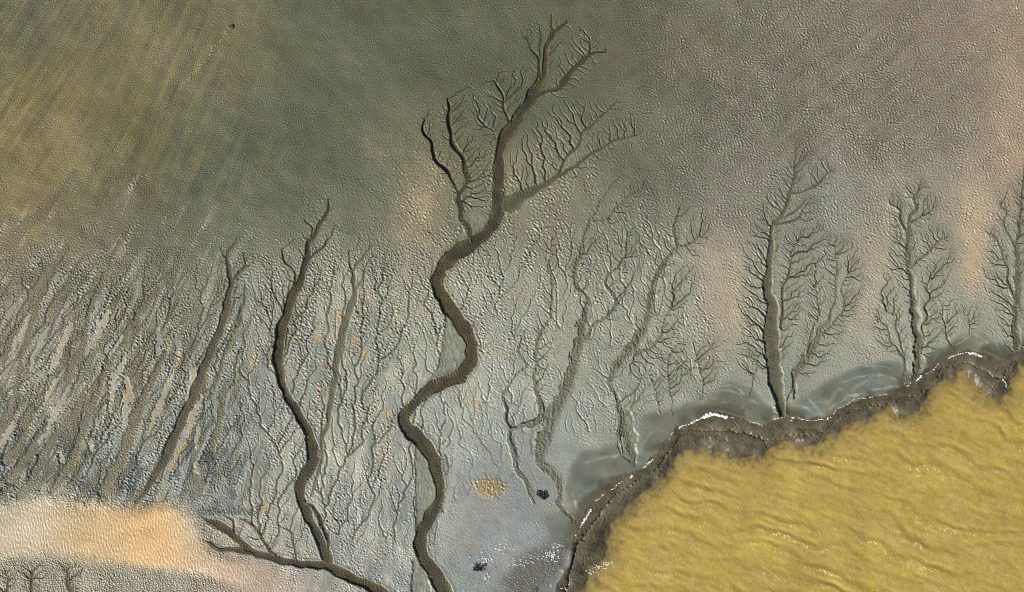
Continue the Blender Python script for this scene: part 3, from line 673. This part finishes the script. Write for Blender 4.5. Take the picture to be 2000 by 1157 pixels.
# ------------------------------------------------------------------ the bank
onb = sst(-1.5, 2.0, d1)
t12 = np.clip(d1 / np.maximum(d1 + np.maximum(-d2, 0.01), 1e-3), 0, 1)
t23 = np.clip(d2 / np.maximum(d2 + np.maximum(-d3, 0.01), 1e-3), 0, 1)
rid = bp(5.5, 121, .35, -62, 2.4)          # combed mud of the ledges
led1 = -.12 - .34 * t12 ** 2.2 + .04 * np.sin(t12 * 3.1) + .008 * rid + .010 * np.abs(bp(16, 122)) + .012 * np.abs(bp(8, 123))
led2 = -.66 - .5 * t23 ** 2.0 + .06 * np.sin(t23 * 3.1) + .009 * rid + .012 * np.abs(bp(20, 124)) + .012 * np.abs(bp(8, 125))
below = -1.17 - .020 * np.maximum(d3, 0) + .07 * fbm(24, 126)
led1 -= .06 * np.exp(-((t12 - .5 - .1 * fbm(50, 172)) / .035) ** 2) * sst(-.2, .5, fbm(70, 173))
led2 -= .07 * np.exp(-((t23 - .42 - .15 * fbm(40, 174)) / .05) ** 2) * sst(-.4, .4, fbm(60, 175))
s2 = sst(-.8, 1.8, d2 + 1.2 * bp(10, 127)); s3 = sst(-1.0, 5, d3)
bank = led1 * (1 - s2) + led2 * s2
bank = bank - .16 * np.exp(-((d2 - .8) / 1.7) ** 2) * (d3 < 0)
bank = bank * (1 - s3) + below * s3
LOBES = [([(1742,792),(1752,781),(1776,777),(1793,783),(1803,797),(1795,806),(1775,812),(1757,808)], 'small rounded mud slump standing out into the water at the foot of the bank', .2),
         ([(1538,846),(1548,838),(1580,842),(1606,848),(1604,858),(1592,868),(1570,866),(1552,858)], 'dark slumped mud block with a sharp seaward corner, middle of the bank', .18),
         ([(1385,846),(1420,842),(1460,848),(1492,862),(1499,876),(1485,890),(1458,893),(1425,884),(1400,868)], 'broad low slump of streaked mud half washed by yellow water', .16),
         ([(1124,1126),(1136,1112),(1148,1122),(1146,1140),(1132,1156),(1114,1150)], 'small rounded slump at the lower end of the bank', .18),
         ([(1905,730),(1930,732),(1952,742),(1966,760),(1955,776),(1930,770),(1915,752)], 'drowned brown slump under yellow water near the right end of the bank', .18)]
lob_id = np.zeros(X.shape, np.int32)
for k, (p, lb, hh) in enumerate(LOBES):
    m = inside(p); f = blur(m.astype(np.float32), 4.0)
    dome = blur(m.astype(np.float32), 7.0)
    base = bank + hh * f * (.55 + .6 * dome)
    bank = np.where(f > .02, base, bank) - .07 * np.exp(-((f - .16) / .14) ** 2) * (f > .01) * sst(-.5, .8, fbm(30, 180 + k))
    lob_id[m] = k + 1
H = H * (1 - onb) + bank * onb
bc = np.array([93, 84, 64], np.float32) + fbm(30, 131)[..., None] * np.array([7, 6.5, 6], np.float32) + (rid * 4)[..., None]
bc = bc + (sst(.3, .9, s2 * (1 - t23)) * 8)[..., None]  # wet highlight painted along the rim of the lower ledge
RGB = RGB * (1 - onb[..., None]) + bc * onb[..., None]
rim = np.exp(-((d1 + 7) / 13.0) ** 2) * (d1 < 1) * .75 * sst(-1.0, .6, fbm(60, 133))
RGB = RGB * (1 - rim[..., None]) + np.array([84, 78, 58], np.float32) * rim[..., None]
ROUGH = np.where(onb > .5, .36, ROUGH)
dw = blur(inside([(1040,1225),(1050,1146),(1072,1126),(1092,1113),(1100,1120),(1070,1150),(1062,1225)]).astype(np.float32), 1.5)
RGB = RGB * (1 - .6 * dw[..., None]) + np.array([112, 124, 116], np.float32) * .6 * dw[..., None]; H -= .18 * dw

RGB += np.stack([bp(4, 141), bp(4, 142), bp(4, 143)], -1) * 2.6 * (1 - .5 * onb[..., None])
speck = bp(3.6, 144, .6); speck = speck - .45 * np.maximum(-speck - .6, 0) ** 1.3
RGB += (speck * (10 + 9 * sandy) * (1 - .7 * pm_s) * (1 - .5 * onb))[..., None]
lum = RGB.mean(-1, keepdims=True)
keep = (1 - .16 * (1 - pm_s))[..., None]
RGB = lum + (RGB - lum) * keep
ALB = lin(np.clip(RGB, 6, 250)) * 0.82 * (np.array([.985, 1.0, .95], np.float32) + pm_s[..., None] * np.array([.06, .02, .11], np.float32))

# ------------------------------------------------------------------ which object each square of ground belongs to
LAB = np.zeros(X.shape, np.int32)
LAB[pool_in & (cm < .5)] = 1
LAB[(d1 > 0)] = 2
LAB[(SF.dn < 1) & (d1 < 0) & ~pool_in] = SF.pid[(SF.dn < 1) & (d1 < 0) & ~pool_in]
mm = (RF.dn < .95) & (d1 < 0) & (wm < .97); LAB[mm] = RF.pid[mm]
mm = (CF.dn < 1.0) & (d1 < 4); LAB[mm] = CF.pid[mm]
LAB[om > .5] = 6000
LAB[lob_id > 0] = 6100 + lob_id[lob_id > 0]
CELL = LAB[:-1, :-1]

# ------------------------------------------------------------------ materials
def mat(name, attr_rough=True, rough=.4, spec=.5, var=.12, nscale=3.0, bump=.0, alpha=None, fixed=None, nscale2=11.0):
    m = bpy.data.materials.new(name); m.use_nodes = True
    nt = m.node_tree; nd = nt.nodes; lk = nt.links
    bs = nd['Principled BSDF']
    tc = nd.new('ShaderNodeTexCoord')
    n1 = nd.new('ShaderNodeTexNoise'); n1.inputs['Scale'].default_value = nscale; n1.inputs['Detail'].default_value = 5
    lk.new(tc.outputs['Object'], n1.inputs['Vector'])
    mr = nd.new('ShaderNodeMapRange'); mr.inputs['From Min'].default_value = .3; mr.inputs['From Max'].default_value = .7
    mr.inputs['To Min'].default_value = 1 - var; mr.inputs['To Max'].default_value = 1 + var
    lk.new(n1.outputs['Fac'], mr.inputs['Value'])
    mx = nd.new('ShaderNodeMix'); mx.data_type = 'RGBA'; mx.blend_type = 'MULTIPLY'; mx.inputs['Factor'].default_value = 1
    if fixed is None:
        at = nd.new('ShaderNodeVertexColor'); at.layer_name = 'Col'
        lk.new(at.outputs['Color'], mx.inputs['A'])
    else:
        mx.inputs['A'].default_value = (*fixed, 1)
    lk.new(mr.outputs['Result'], mx.inputs['B'])
    lk.new(mx.outputs['Result'], bs.inputs['Base Color'])
    if attr_rough:
        ar = nd.new('ShaderNodeAttribute'); ar.attribute_name = 'Rgh'
        lk.new(ar.outputs['Fac'], bs.inputs['Roughness'])
    else:
        bs.inputs['Roughness'].default_value = rough
    bs.inputs['Specular IOR Level'].default_value = spec
    if bump:
        n2 = nd.new('ShaderNodeTexNoise'); n2.inputs['Scale'].default_value = nscale2; n2.inputs['Detail'].default_value = 3
        lk.new(tc.outputs['Object'], n2.inputs['Vector'])
        bu = nd.new('ShaderNodeBump'); bu.inputs['Strength'].default_value = 1; bu.inputs['Distance'].default_value = bump
        lk.new(n2.outputs['Fac'], bu.inputs['Height']); lk.new(bu.outputs['Normal'], bs.inputs['Normal'])
    if alpha:
        aa = nd.new('ShaderNodeAttribute'); aa.attribute_name = alpha
        lk.new(aa.outputs['Fac'], bs.inputs['Alpha'])
    return m
M_FLAT = mat('mud', bump=.02)
M_CH = mat('wet_channel_mud', bump=.02, spec=.3)
M_BANK = mat('bank_mud', bump=.03, spec=.4)
M_POOL = mat('silty_pool_water', var=.05, spec=.5)
M_SLAB = mat('crusted_mud', var=.1, bump=.015)
M_SEA = mat('silty_sea_water', var=.08, nscale=.8, alpha='Alp', spec=.6)
M_FOAM = mat('sea_foam', attr_rough=False, rough=.7, fixed=(.72, .72, .70), var=.06, nscale=4, bump=.03)
M_WASH = mat('silty_foam', attr_rough=False, rough=.7, fixed=(.60, .55, .38), var=.12, nscale=4, bump=.03)
M_WEED = mat('dark_weed', attr_rough=False, rough=.6, fixed=(.012, .013, .02), var=.3, nscale=4)
M_LOG = mat('wet_log', attr_rough=False, rough=.6, fixed=(.012, .010, .009), var=.3, nscale=6)

def build(name, sel_i, sel_j, Z, colr, rough, material, parent=None, extra=None, origin=None):
    """one mesh object out of the grid squares (sel_i, sel_j)"""
    v00 = sel_i * NX + sel_j
    quads = np.stack([v00, v00 + NX, v00 + NX + 1, v00 + 1], 1)
    uq, inv = np.unique(quads.ravel(), return_inverse=True)
    ii, jj = uq // NX, uq % NX
    co = np.empty((len(uq), 3), np.float32)
    ox, oy = (0, 0) if origin is None else origin
    co[:, 0] = wx(xs[jj]) - ox; co[:, 1] = wy(ys[ii]) - oy; co[:, 2] = Z[ii, jj]
    me = bpy.data.meshes.new(name)
    me.vertices.add(len(uq)); me.vertices.foreach_set('co', co.ravel())
    nf = len(quads)
    me.loops.add(nf * 4); me.loops.foreach_set('vertex_index', inv.astype(np.int32))
    me.polygons.add(nf)
    me.polygons.foreach_set('loop_start', np.arange(0, nf * 4, 4, dtype=np.int32))
    me.polygons.foreach_set('use_smooth', np.ones(nf, bool))
    ca = me.color_attributes.new('Col', 'FLOAT_COLOR', 'POINT')
    cl = np.ones((len(uq), 4), np.float32); cl[:, :3] = colr[ii, jj]
    ca.data.foreach_set('color', cl.ravel())
    ra = me.attributes.new('Rgh', 'FLOAT', 'POINT'); ra.data.foreach_set('value', rough[ii, jj].astype(np.float32))
    if extra is not None:
        ea = me.attributes.new(extra[0], 'FLOAT', 'POINT'); ea.data.foreach_set('value', extra[1][ii, jj].astype(np.float32))
    me.update()
    me.materials.append(material)
    o = bpy.data.objects.new(name, me); COL.objects.link(o)
    if parent: o.parent = parent
    return o
def tag(o, label=None, cat=None, group=None, kind=None):
    if label: o['label'] = label
    if cat: o['category'] = cat
    if group: o['group'] = group
    if kind: o['kind'] = kind
    return o
def empty(name, loc):
    o = bpy.data.objects.new(name, None); o.location = loc; o.empty_display_size = 1; COL.objects.link(o); return o

order = np.argsort(CELL.ravel(), kind='stable')
labs = CELL.ravel()[order]
cut = np.nonzero(np.diff(labs))[0] + 1
groups = {int(labs[s[0]]): s for s in np.split(np.arange(len(labs)), cut)}
def cells(l):
    k = order[groups[l]]
    return k // (NX - 1), k % (NX - 1)
tag(build('mudflat', *cells(0), H, ALB, ROUGH, M_FLAT), 'rippled grey and olive mudflat cut by branching channels', 'mudflat', kind='structure')
tag(build('tidal_pool', *cells(1), H, ALB, ROUGH, M_POOL), 'pale silty pool with painted orange sun reflection at the lower left', 'pool', kind='structure')
tag(build('mud_bank', *cells(2), H, ALB, ROUGH, M_BANK), 'dark brown stepped mud bank along the yellow water', 'bank', kind='structure')
roots = {}
for pid, (ci, nm) in PARTS.items():
    if pid not in groups or len(groups[pid]) < 4: continue
    if ci not in roots:
        p = CH[ci]['parts'][0][1][len(CH[ci]['parts'][0][1]) // 2]
        o = empty('tidal_channel' if CH[ci]['cat'] == 'tidal channel' else 'tidal_rill', (wx(p[0]), wy(p[1]), -CH[ci]['depth']))
        tag(o, CH[ci]['label'], CH[ci]['cat'], CH[ci]['group']); roots[ci] = (o, (wx(p[0]), wy(p[1]), -CH[ci]['depth']))
    o, org = roots[ci]
    ch = build(nm, *cells(pid), H - org[2], ALB, ROUGH, M_CH, parent=o, origin=org[:2])
for k, (pts, w_, lb) in enumerate(SLABS):
    if 5000 + k in groups:
        tag(build('mud_crust', *cells(5000 + k), H, ALB, ROUGH, M_SLAB), lb + ' on the streaky left flat', 'mud crust', 'pale crusts on the streaky left flat')
tag(build('silt_mound', *cells(6000), H, ALB, ROUGH, M_SLAB), 'low orange brown silt mound on smooth blue grey mud', 'silt mound')
for k, (p, lb, hh) in enumerate(LOBES):
    if 6101 + k in groups:
        tag(build('mud_slump', *cells(6101 + k), H, ALB, ROUGH, M_BANK), lb, 'mud slump', 'slumped mud along the bank')

# ------------------------------------------------------------------ the sea
SEA_Z = -1.2
ph = 2 * math.pi * (Y - .22 * X + 12 * fbm(200, 201, 4.0) + 4.5 * bp(130, 208, .4) + 1.2 * bp(50, 213, .4)) / 38.0
amp = np.clip(.75 + .4 * fbm(90, 209, 2.4, -14, 2.0), .2, 1.5)
saw = (np.sin(ph) + .32 * np.sin(2 * ph + .9)) * amp
sw = saw + .22 * bp(19, 211, .4, -22, 3.0)
crest = sst(.45, 1.2, saw) * sst(-.6, .9, fbm(36, 212))
md = bp(18, 202, .45, -50, 1.7); fn = bp(7, 203, .5, -54, 2.0); fi = bp(4.0, 204, .4, -50, 1.5)
calm = sst(0, 45, d3)
WV = SEA_Z - .10 * calm + calm * (.058 * sw + .004 * md) + (.35 + .65 * calm) * ((.005 + .010 * crest) * fn + .0045 * fi)
depth_w = WV - H
ALP = 1 - np.exp(-np.maximum(depth_w, 0) * (5.0 + 1.2 * fbm(14, 205)).clip(2, 9))
SRGB = np.array([182, 157, 80], np.float32) + fbm(90, 206)[..., None] * np.array([4, 4, 2], np.float32) + fbm(50, 207)[..., None] * np.array([0, .5, 3], np.float32)
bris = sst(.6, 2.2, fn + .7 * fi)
SRGB = SRGB + (calm * bris * (12 + 64 * crest))[..., None] * np.array([1, 1, 1.15], np.float32)  # wave crest highlights painted into the water colour
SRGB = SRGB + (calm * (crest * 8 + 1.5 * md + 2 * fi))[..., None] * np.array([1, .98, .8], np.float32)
shal = sst(60, 5, d3) * .5
SRGB = SRGB * (1 - shal[..., None]) + np.array([160, 140, 92], np.float32) * shal[..., None]
ii, jj = np.nonzero((d3[:-1, :-1] > -14) & (depth_w[:-1, :-1] > -.25))
tag(build('sea', ii, jj, WV, lin(SRGB.clip(5, 250)) * .78, np.full(X.shape, .32, np.float32), M_SEA, extra=('Alp', ALP)), 'yellow silty water with small waves', 'water', kind='structure')

# far ground and far water, out to the horizon
def sheet(name, poly, z, c, kind, label, r=.5, material=None):
    me = bpy.data.meshes.new(name)
    me.from_pydata([(wx(x), wy(y), z) for x, y in poly], [], [list(range(len(poly)))[::-1]])
    ca = me.color_attributes.new('Col', 'FLOAT_COLOR', 'POINT')
    for d in ca.data: d.color = (*c, 1)
    ra = me.attributes.new('Rgh', 'FLOAT', 'POINT')
    for d in ra.data: d.value = r
    me.materials.append(material)
    o = bpy.data.objects.new(name, me); COL.objects.link(o); tag(o, label, 'ground', kind=kind); return o
FAR = 30000
sheet('far_mudflat', [(-FAR,-FAR),(FAR,-FAR),(FAR,-2000),(2059,-58),(-58,-58),(-58,1215),(1075,1215),(-2000,FAR),(-FAR,FAR)], .0, (.2,.19,.14), 'structure', 'mudflat reaching on beyond the channels', material=M_FLAT)
sheet('far_bank', [(2059,-58),(FAR,-2000),(FAR,900),(2059,670)], -.02, (.2,.19,.14), 'structure', 'mudflat beyond the right edge', material=M_FLAT)
sheet('far_sea', [(2058,672),(FAR,902),(FAR,FAR),(-1990,FAR),(1080,1216),(2058,1216)], SEA_Z - .02, (.42,.27,.06), 'structure', 'open yellow water beyond the bank', r=.3, material=M_POOL)

# ------------------------------------------------------------------ foam, weed, log
def hz(x, y):
    i = int(round((y + MG) / S)); j = int(round((x + MG) / S))
    i = min(max(i, 0), NY - 1); j = min(max(j, 0), NX - 1)
    return float(max(H[i, j], WV[i, j]) if d3[i, j] > -14 else H[i, j])
def lump_mesh(name, spots, material, rn):
    """irregular low lumps (x, y, rx, ry, height) welded into one mesh of closed pebble-like cushions"""
    vs = []; fs = []
    for (x, y, rx, ry, hh) in spots:
        n, m = 12, 4; b = len(vs); z0 = hz(x, y)
        ph = [rn.uniform(0, 6.28) for _ in range(3)]; a0 = rn.uniform(0, 6.28)
        rad = [1 + .28 * math.sin(2 * 6.283 * k / n + ph[0]) + .22 * math.sin(3 * 6.283 * k / n + ph[1]) + rn.uniform(-.18, .18) for k in range(n)]
        for q in range(m):
            t = 1 - q / m
            zz = hh * math.sqrt(max(0, 1 - t * t)) if q else -.12
            for k in range(n):
                a = a0 + 6.283 * k / n
                px, py = x + rx * rad[k] * t * math.cos(a), y + ry * rad[k] * t * math.sin(a)
                vs.append((wx(px), wy(py), (hz(px, py) if q else hz(px, py)) + zz + rn.uniform(-.02, .02) * (q > 0)))
        vs.append((wx(x), wy(y), z0 + hh))
        for q in range(m - 1):
            for k in range(n):
                fs.append((b + q * n + k, b + (q + 1) * n + k, b + (q + 1) * n + (k + 1) % n, b + q * n + (k + 1) % n))
        for k in range(n):
            fs.append((b + (m - 1) * n + k, b + m * n, b + (m - 1) * n + (k + 1) % n))
    me = bpy.data.meshes.new(name); me.from_pydata(vs, [], fs); me.update()
    me.polygons.foreach_set('use_smooth', np.ones(len(fs), bool))
    me.materials.append(material)
    o = bpy.data.objects.new(name, me); COL.objects.link(o); return o
rn = random.Random(12)
def foam_line(pts, wmin, wmax, label, gap=.0, cat='foam'):
    P = smooth_line(pts, 2.2); sp = []
    for p in P:
        if rn.random() < gap + .22 * (wmax < 2.7): continue
        w_ = rn.uniform(wmin, wmax)
        sp.append((p[0] + rn.uniform(-.8, .8), p[1] + rn.uniform(-.8, .8), w_ * rn.uniform(.9, 1.6), w_ * rn.uniform(.6, 1.0), .06 + .03 * w_))
    return tag(lump_mesh('foam_patch', sp, M_FOAM, rn), label, cat, 'white foam left along the bank')
FO = [([(1375,816),(1385,811),(1396,809),(1408,812),(1420,815)],2.6,4.4,'largest white foam patch, thick and warm white, on the arch of the bank',0),
 ([(1325,838),(1335,831),(1348,828),(1360,822),(1374,815)],1.1,2.4,'jagged white foam streak climbing to the largest foam patch',.15),
 ([(1420,816),(1440,817),(1455,822),(1475,826),(1496,834)],.7,1.4,'thin broken foam thread right of the largest foam patch',.35),
 ([(1308,862),(1311,850),(1318,842)],.8,1.6,'short steep foam streak at the left of the arch of the bank',.1),
 ([(1258,914),(1264,908),(1272,901),(1276,897)],1.4,2.6,'slanting foam patch left of the arch, above a pale round blob',0),
 ([(1232,933),(1236,930)],2.0,2.8,'single round foam blob on the bank',0),
 ([(1195,958),(1203,950),(1212,943),(1216,940)],.8,1.6,'broken foam streak below the round foam blob',.2),
 ([(1162,980),(1170,975),(1180,966),(1182,964)],.8,1.6,'small foam streak halfway down the lower bank',.2),
 ([(1138,1023),(1143,1014),(1150,1004),(1155,995)],1.4,3.0,'long bright foam patch beside the mouth of the grey channel',0),
 ([(1124,1046),(1130,1038),(1137,1024)],.7,1.5,'scattered foam bits just below the mouth of the grey channel',.3),
 ([(1108,1100),(1112,1080),(1120,1062),(1128,1050)],.5,1.0,'thin foam thread down the inner bank',.4),
 ([(1512,820),(1522,817),(1530,815)],1.0,2.0,'foam bits at the foot of the tall feathery channel',.2),
 ([(1541,820),(1546,821),(1550,816)],1.6,2.6,'bright foam knot right of the feathery channel foot',0),
 ([(1553,812),(1570,820),(1590,821),(1608,819),(1622,816)],.8,1.7,'level broken foam line below the swirled wet mud',.25),
 ([(1600,818),(1612,820),(1620,819)],.9,1.5,'foam bits at the end of the level broken line',.3),
 ([(1629,808),(1637,798),(1650,793),(1658,788)],.8,1.8,'stepped foam line rising from the level broken line',.2),
 ([(1658,787),(1668,781),(1682,777),(1692,780)],.8,1.6,'foam line under the blue wet mud patch',.2),
 ([(1700,776),(1714,773),(1728,771),(1745,768)],.7,1.7,'dashed foam line left of the paired stems mouth',.25),
 ([(1770,755),(1776,752),(1779,749)],1.0,2.0,'short foam dash at the paired stems mouth',0),
 ([(1790,744),(1797,738),(1800,734)],1.3,2.4,'bright foam dash just right of the paired stems mouth',0),
 ([(1808,730),(1820,726),(1830,716),(1836,709)],.8,1.8,'slanting foam line climbing the right bank',.15),
 ([(1853,700),(1860,696),(1868,693),(1876,691),(1888,688)],1.0,2.0,'wavy foam line leading to the bright patch on the right arch',.1),
 ([(1894,690),(1902,690),(1910,693),(1917,697)],2.2,3.8,'bright thick foam patch on the right arch of the bank',0),
 ([(1962,742),(1968,750),(1970,756)],1.2,2.6,'foam splash on the submerged corner of the right bank',.1),
 ([(1112,1132),(1114,1138),(1110,1146)],1.0,2.2,'foam bits at the lower end of the bank',.1),
 ([(1098,1150),(1104,1148),(1108,1156)],1.2,2.4,'foam curl at the bottom edge below the bank',.1)]
sp = []
for _ in range(70):
    t = rn.uniform(0, 1); o_ = rn.gauss(0, .38)
    sp.append((1150 + 50 * t + 7 * o_, 1122 - 22 * t + 12 * o_ * (1 - abs(2 * t - 1) ** 2 * .6), rn.uniform(.8, 2.8), rn.uniform(.6, 1.7), .07))
tag(lump_mesh('foam_patch', sp, M_WASH, rn), 'pale churned foam patch in the yellow water at the lower bank', 'foam', 'white foam left along the bank')
for f in FO: foam_line(f[0], f[1], f[2], f[3], f[4])
for (x, y, n_, sx, sy, lb) in [(945,1096,44,17,11,'greyish foam heap beside a dark patch on wet mud'),(1078,1086,46,14,10,'dense cluster of foam flecks on the dark wet mud'),(1010,1098,26,20,9,'loose scatter of foam flecks left of the dense cluster'),(952,1132,16,7,14,'upright trail of foam flecks below the greyish heap'),
        (1040,1088,18,18,8,'thin scatter of foam flecks between the two clusters'),(1088,1066,18,14,7,'scatter of foam flecks just inland of the lower bank'),(985,1075,14,14,8,'faint scatter of foam flecks above the loose one')]:
    sp = [(rn.gauss(x, sx * .6), rn.gauss(y, sy * .6), rn.uniform(.6, 2.6), rn.uniform(.5, 1.9), .10) for _ in range(n_)]
    tag(lump_mesh('foam_fleck', sp, M_FOAM, rn), lb, 'foam', 'foam flecks on wet mud')

def tube(name, pts, rad, material, closed_z=0.0):
    vs = []; fs = []; n = 8
    for q, (x, y, z) in enumerate(pts):
        a = pts[max(q - 1, 0)]; b = pts[min(q + 1, len(pts) - 1)]
        d = Vector((b[0] - a[0], b[1] - a[1], b[2] - a[2])).normalized()
        s_ = d.cross(Vector((0, 0, 1))).normalized(); u_ = s_.cross(d)
        r_ = rad[q]
        for k in range(n):
            an = 6.283 * k / n
            p = Vector((x, y, z)) + s_ * math.cos(an) * r_ + u_ * math.sin(an) * r_
            vs.append(tuple(p))
    for q in range(len(pts) - 1):
        for k in range(n):
            fs.append((q * n + k, q * n + (k + 1) % n, (q + 1) * n + (k + 1) % n, (q + 1) * n + k))
    fs.append(tuple(range(n))[::-1]); fs.append(tuple((len(pts) - 1) * n + k for k in range(n)))
    me = bpy.data.meshes.new(name); me.from_pydata(vs, [], fs); me.update()
    me.materials.append(material); o = bpy.data.objects.new(name, me); COL.objects.link(o); return o
lp = smooth_line([(448,53.5),(449,51),(452,50.2),(454.5,51.5),(454.8,54),(453.5,56.5)], .7)
n_ = len(lp)
tag(tube('driftwood', [(wx(p[0]), wy(p[1]), hz(p[0], p[1]) + .10) for p in lp], [.06 + .10 * math.sin(3.14 * (k + .6) / (n_ + .2)) for k in range(n_)], M_LOG), 'small black curved piece of driftwood alone on bare mud', 'driftwood')
def weed(x, y, R, n, label, a0, a1):
    vs = []; fs = []
    for k in range(n):
        a = math.radians(a0 + (a1 - a0) * (k + rn.uniform(-.3, .3)) / (n - 1)); L = R * rn.uniform(.6, 1.1); b = len(vs)
        wdt = rn.uniform(1.0, 2.2)
        for q in range(5):
            t = q / 4; w_ = wdt * (.5 + 1.1 * t) * (1 - .75 * (t > .9))
            cx, cy = x + L * t * math.cos(a + .3 * t * rn.uniform(-1, 1)), y - L * t * math.sin(a)
            for sgn in (-1, 1):
                px, py = cx + sgn * w_ * math.sin(a), cy + sgn * w_ * math.cos(a)
                vs.append((wx(px), wy(py), hz(px, py) + .05))
            vs.append((wx(cx), wy(cy), hz(cx, cy) + .17 + rn.uniform(0, .05)))
            if q:
                c = b + q * 3; p_ = c - 3
                fs += [(p_, c, c + 2, p_ + 2), (p_ + 2, c + 2, c + 1, p_ + 1), (p_ + 1, c + 1, c, p_)]
    me = bpy.data.meshes.new('weed_clump'); me.from_pydata(vs, [], fs); me.update(); me.materials.append(M_WEED)
    o = bpy.data.objects.new('weed_clump', me); COL.objects.link(o)
    tag(o, label, 'weed', 'dark weed on the mud'); return o
weed(1063,976,21,11,'black fan shaped weed clump beside the grey channel mouth',50,150)
weed(940,1112,16,9,'ragged black weed patch beside the greyish foam heap',60,200)

# ------------------------------------------------------------------ light, sky, camera
SUN_AZ = math.atan2(-.80, -.60)           # compass angle of the sun, from north clockwise
SUN_EL = math.radians(34)
w_ = bpy.data.worlds.new('World'); scene.world = w_; w_.use_nodes = True
nt = w_.node_tree; bg = nt.nodes['Background']
sky = nt.nodes.new('ShaderNodeTexSky'); sky.sky_type = 'NISHITA'; sky.sun_disc = False
sky.sun_elevation = SUN_EL; sky.sun_rotation = SUN_AZ % (2 * math.pi)
nt.links.new(sky.outputs['Color'], bg.inputs['Color']); bg.inputs['Strength'].default_value = .06
sd = bpy.data.lights.new('sun', 'SUN'); sd.energy = 5.0; sd.angle = math.radians(.5); sd.color = (1, .95, .87)
so = bpy.data.objects.new('sun', sd); COL.objects.link(so)
dirv = Vector((math.sin(SUN_AZ) * math.cos(SUN_EL), math.cos(SUN_AZ) * math.cos(SUN_EL), math.sin(SUN_EL)))
so.rotation_euler = dirv.to_track_quat('Z', 'Y').to_euler(); so.location = dirv * 300
cd = bpy.data.cameras.new('camera'); co_ = bpy.data.objects.new('camera', cd); COL.objects.link(co_)
ALT = 270.0
co_.location = (0, 0, ALT); co_.rotation_euler = (0, 0, 0)
cd.sensor_fit = 'HORIZONTAL'; cd.sensor_width = 36; cd.lens = 36 * ALT / 200.0
cd.clip_start = 1; cd.clip_end = 20000
scene.camera = co_
scene.view_settings.view_transform = 'Standard'; scene.view_settings.look = 'None'
scene.view_settings.exposure = .34; scene.view_settings.gamma = 1
scene.cycles.filter_width = 1.0
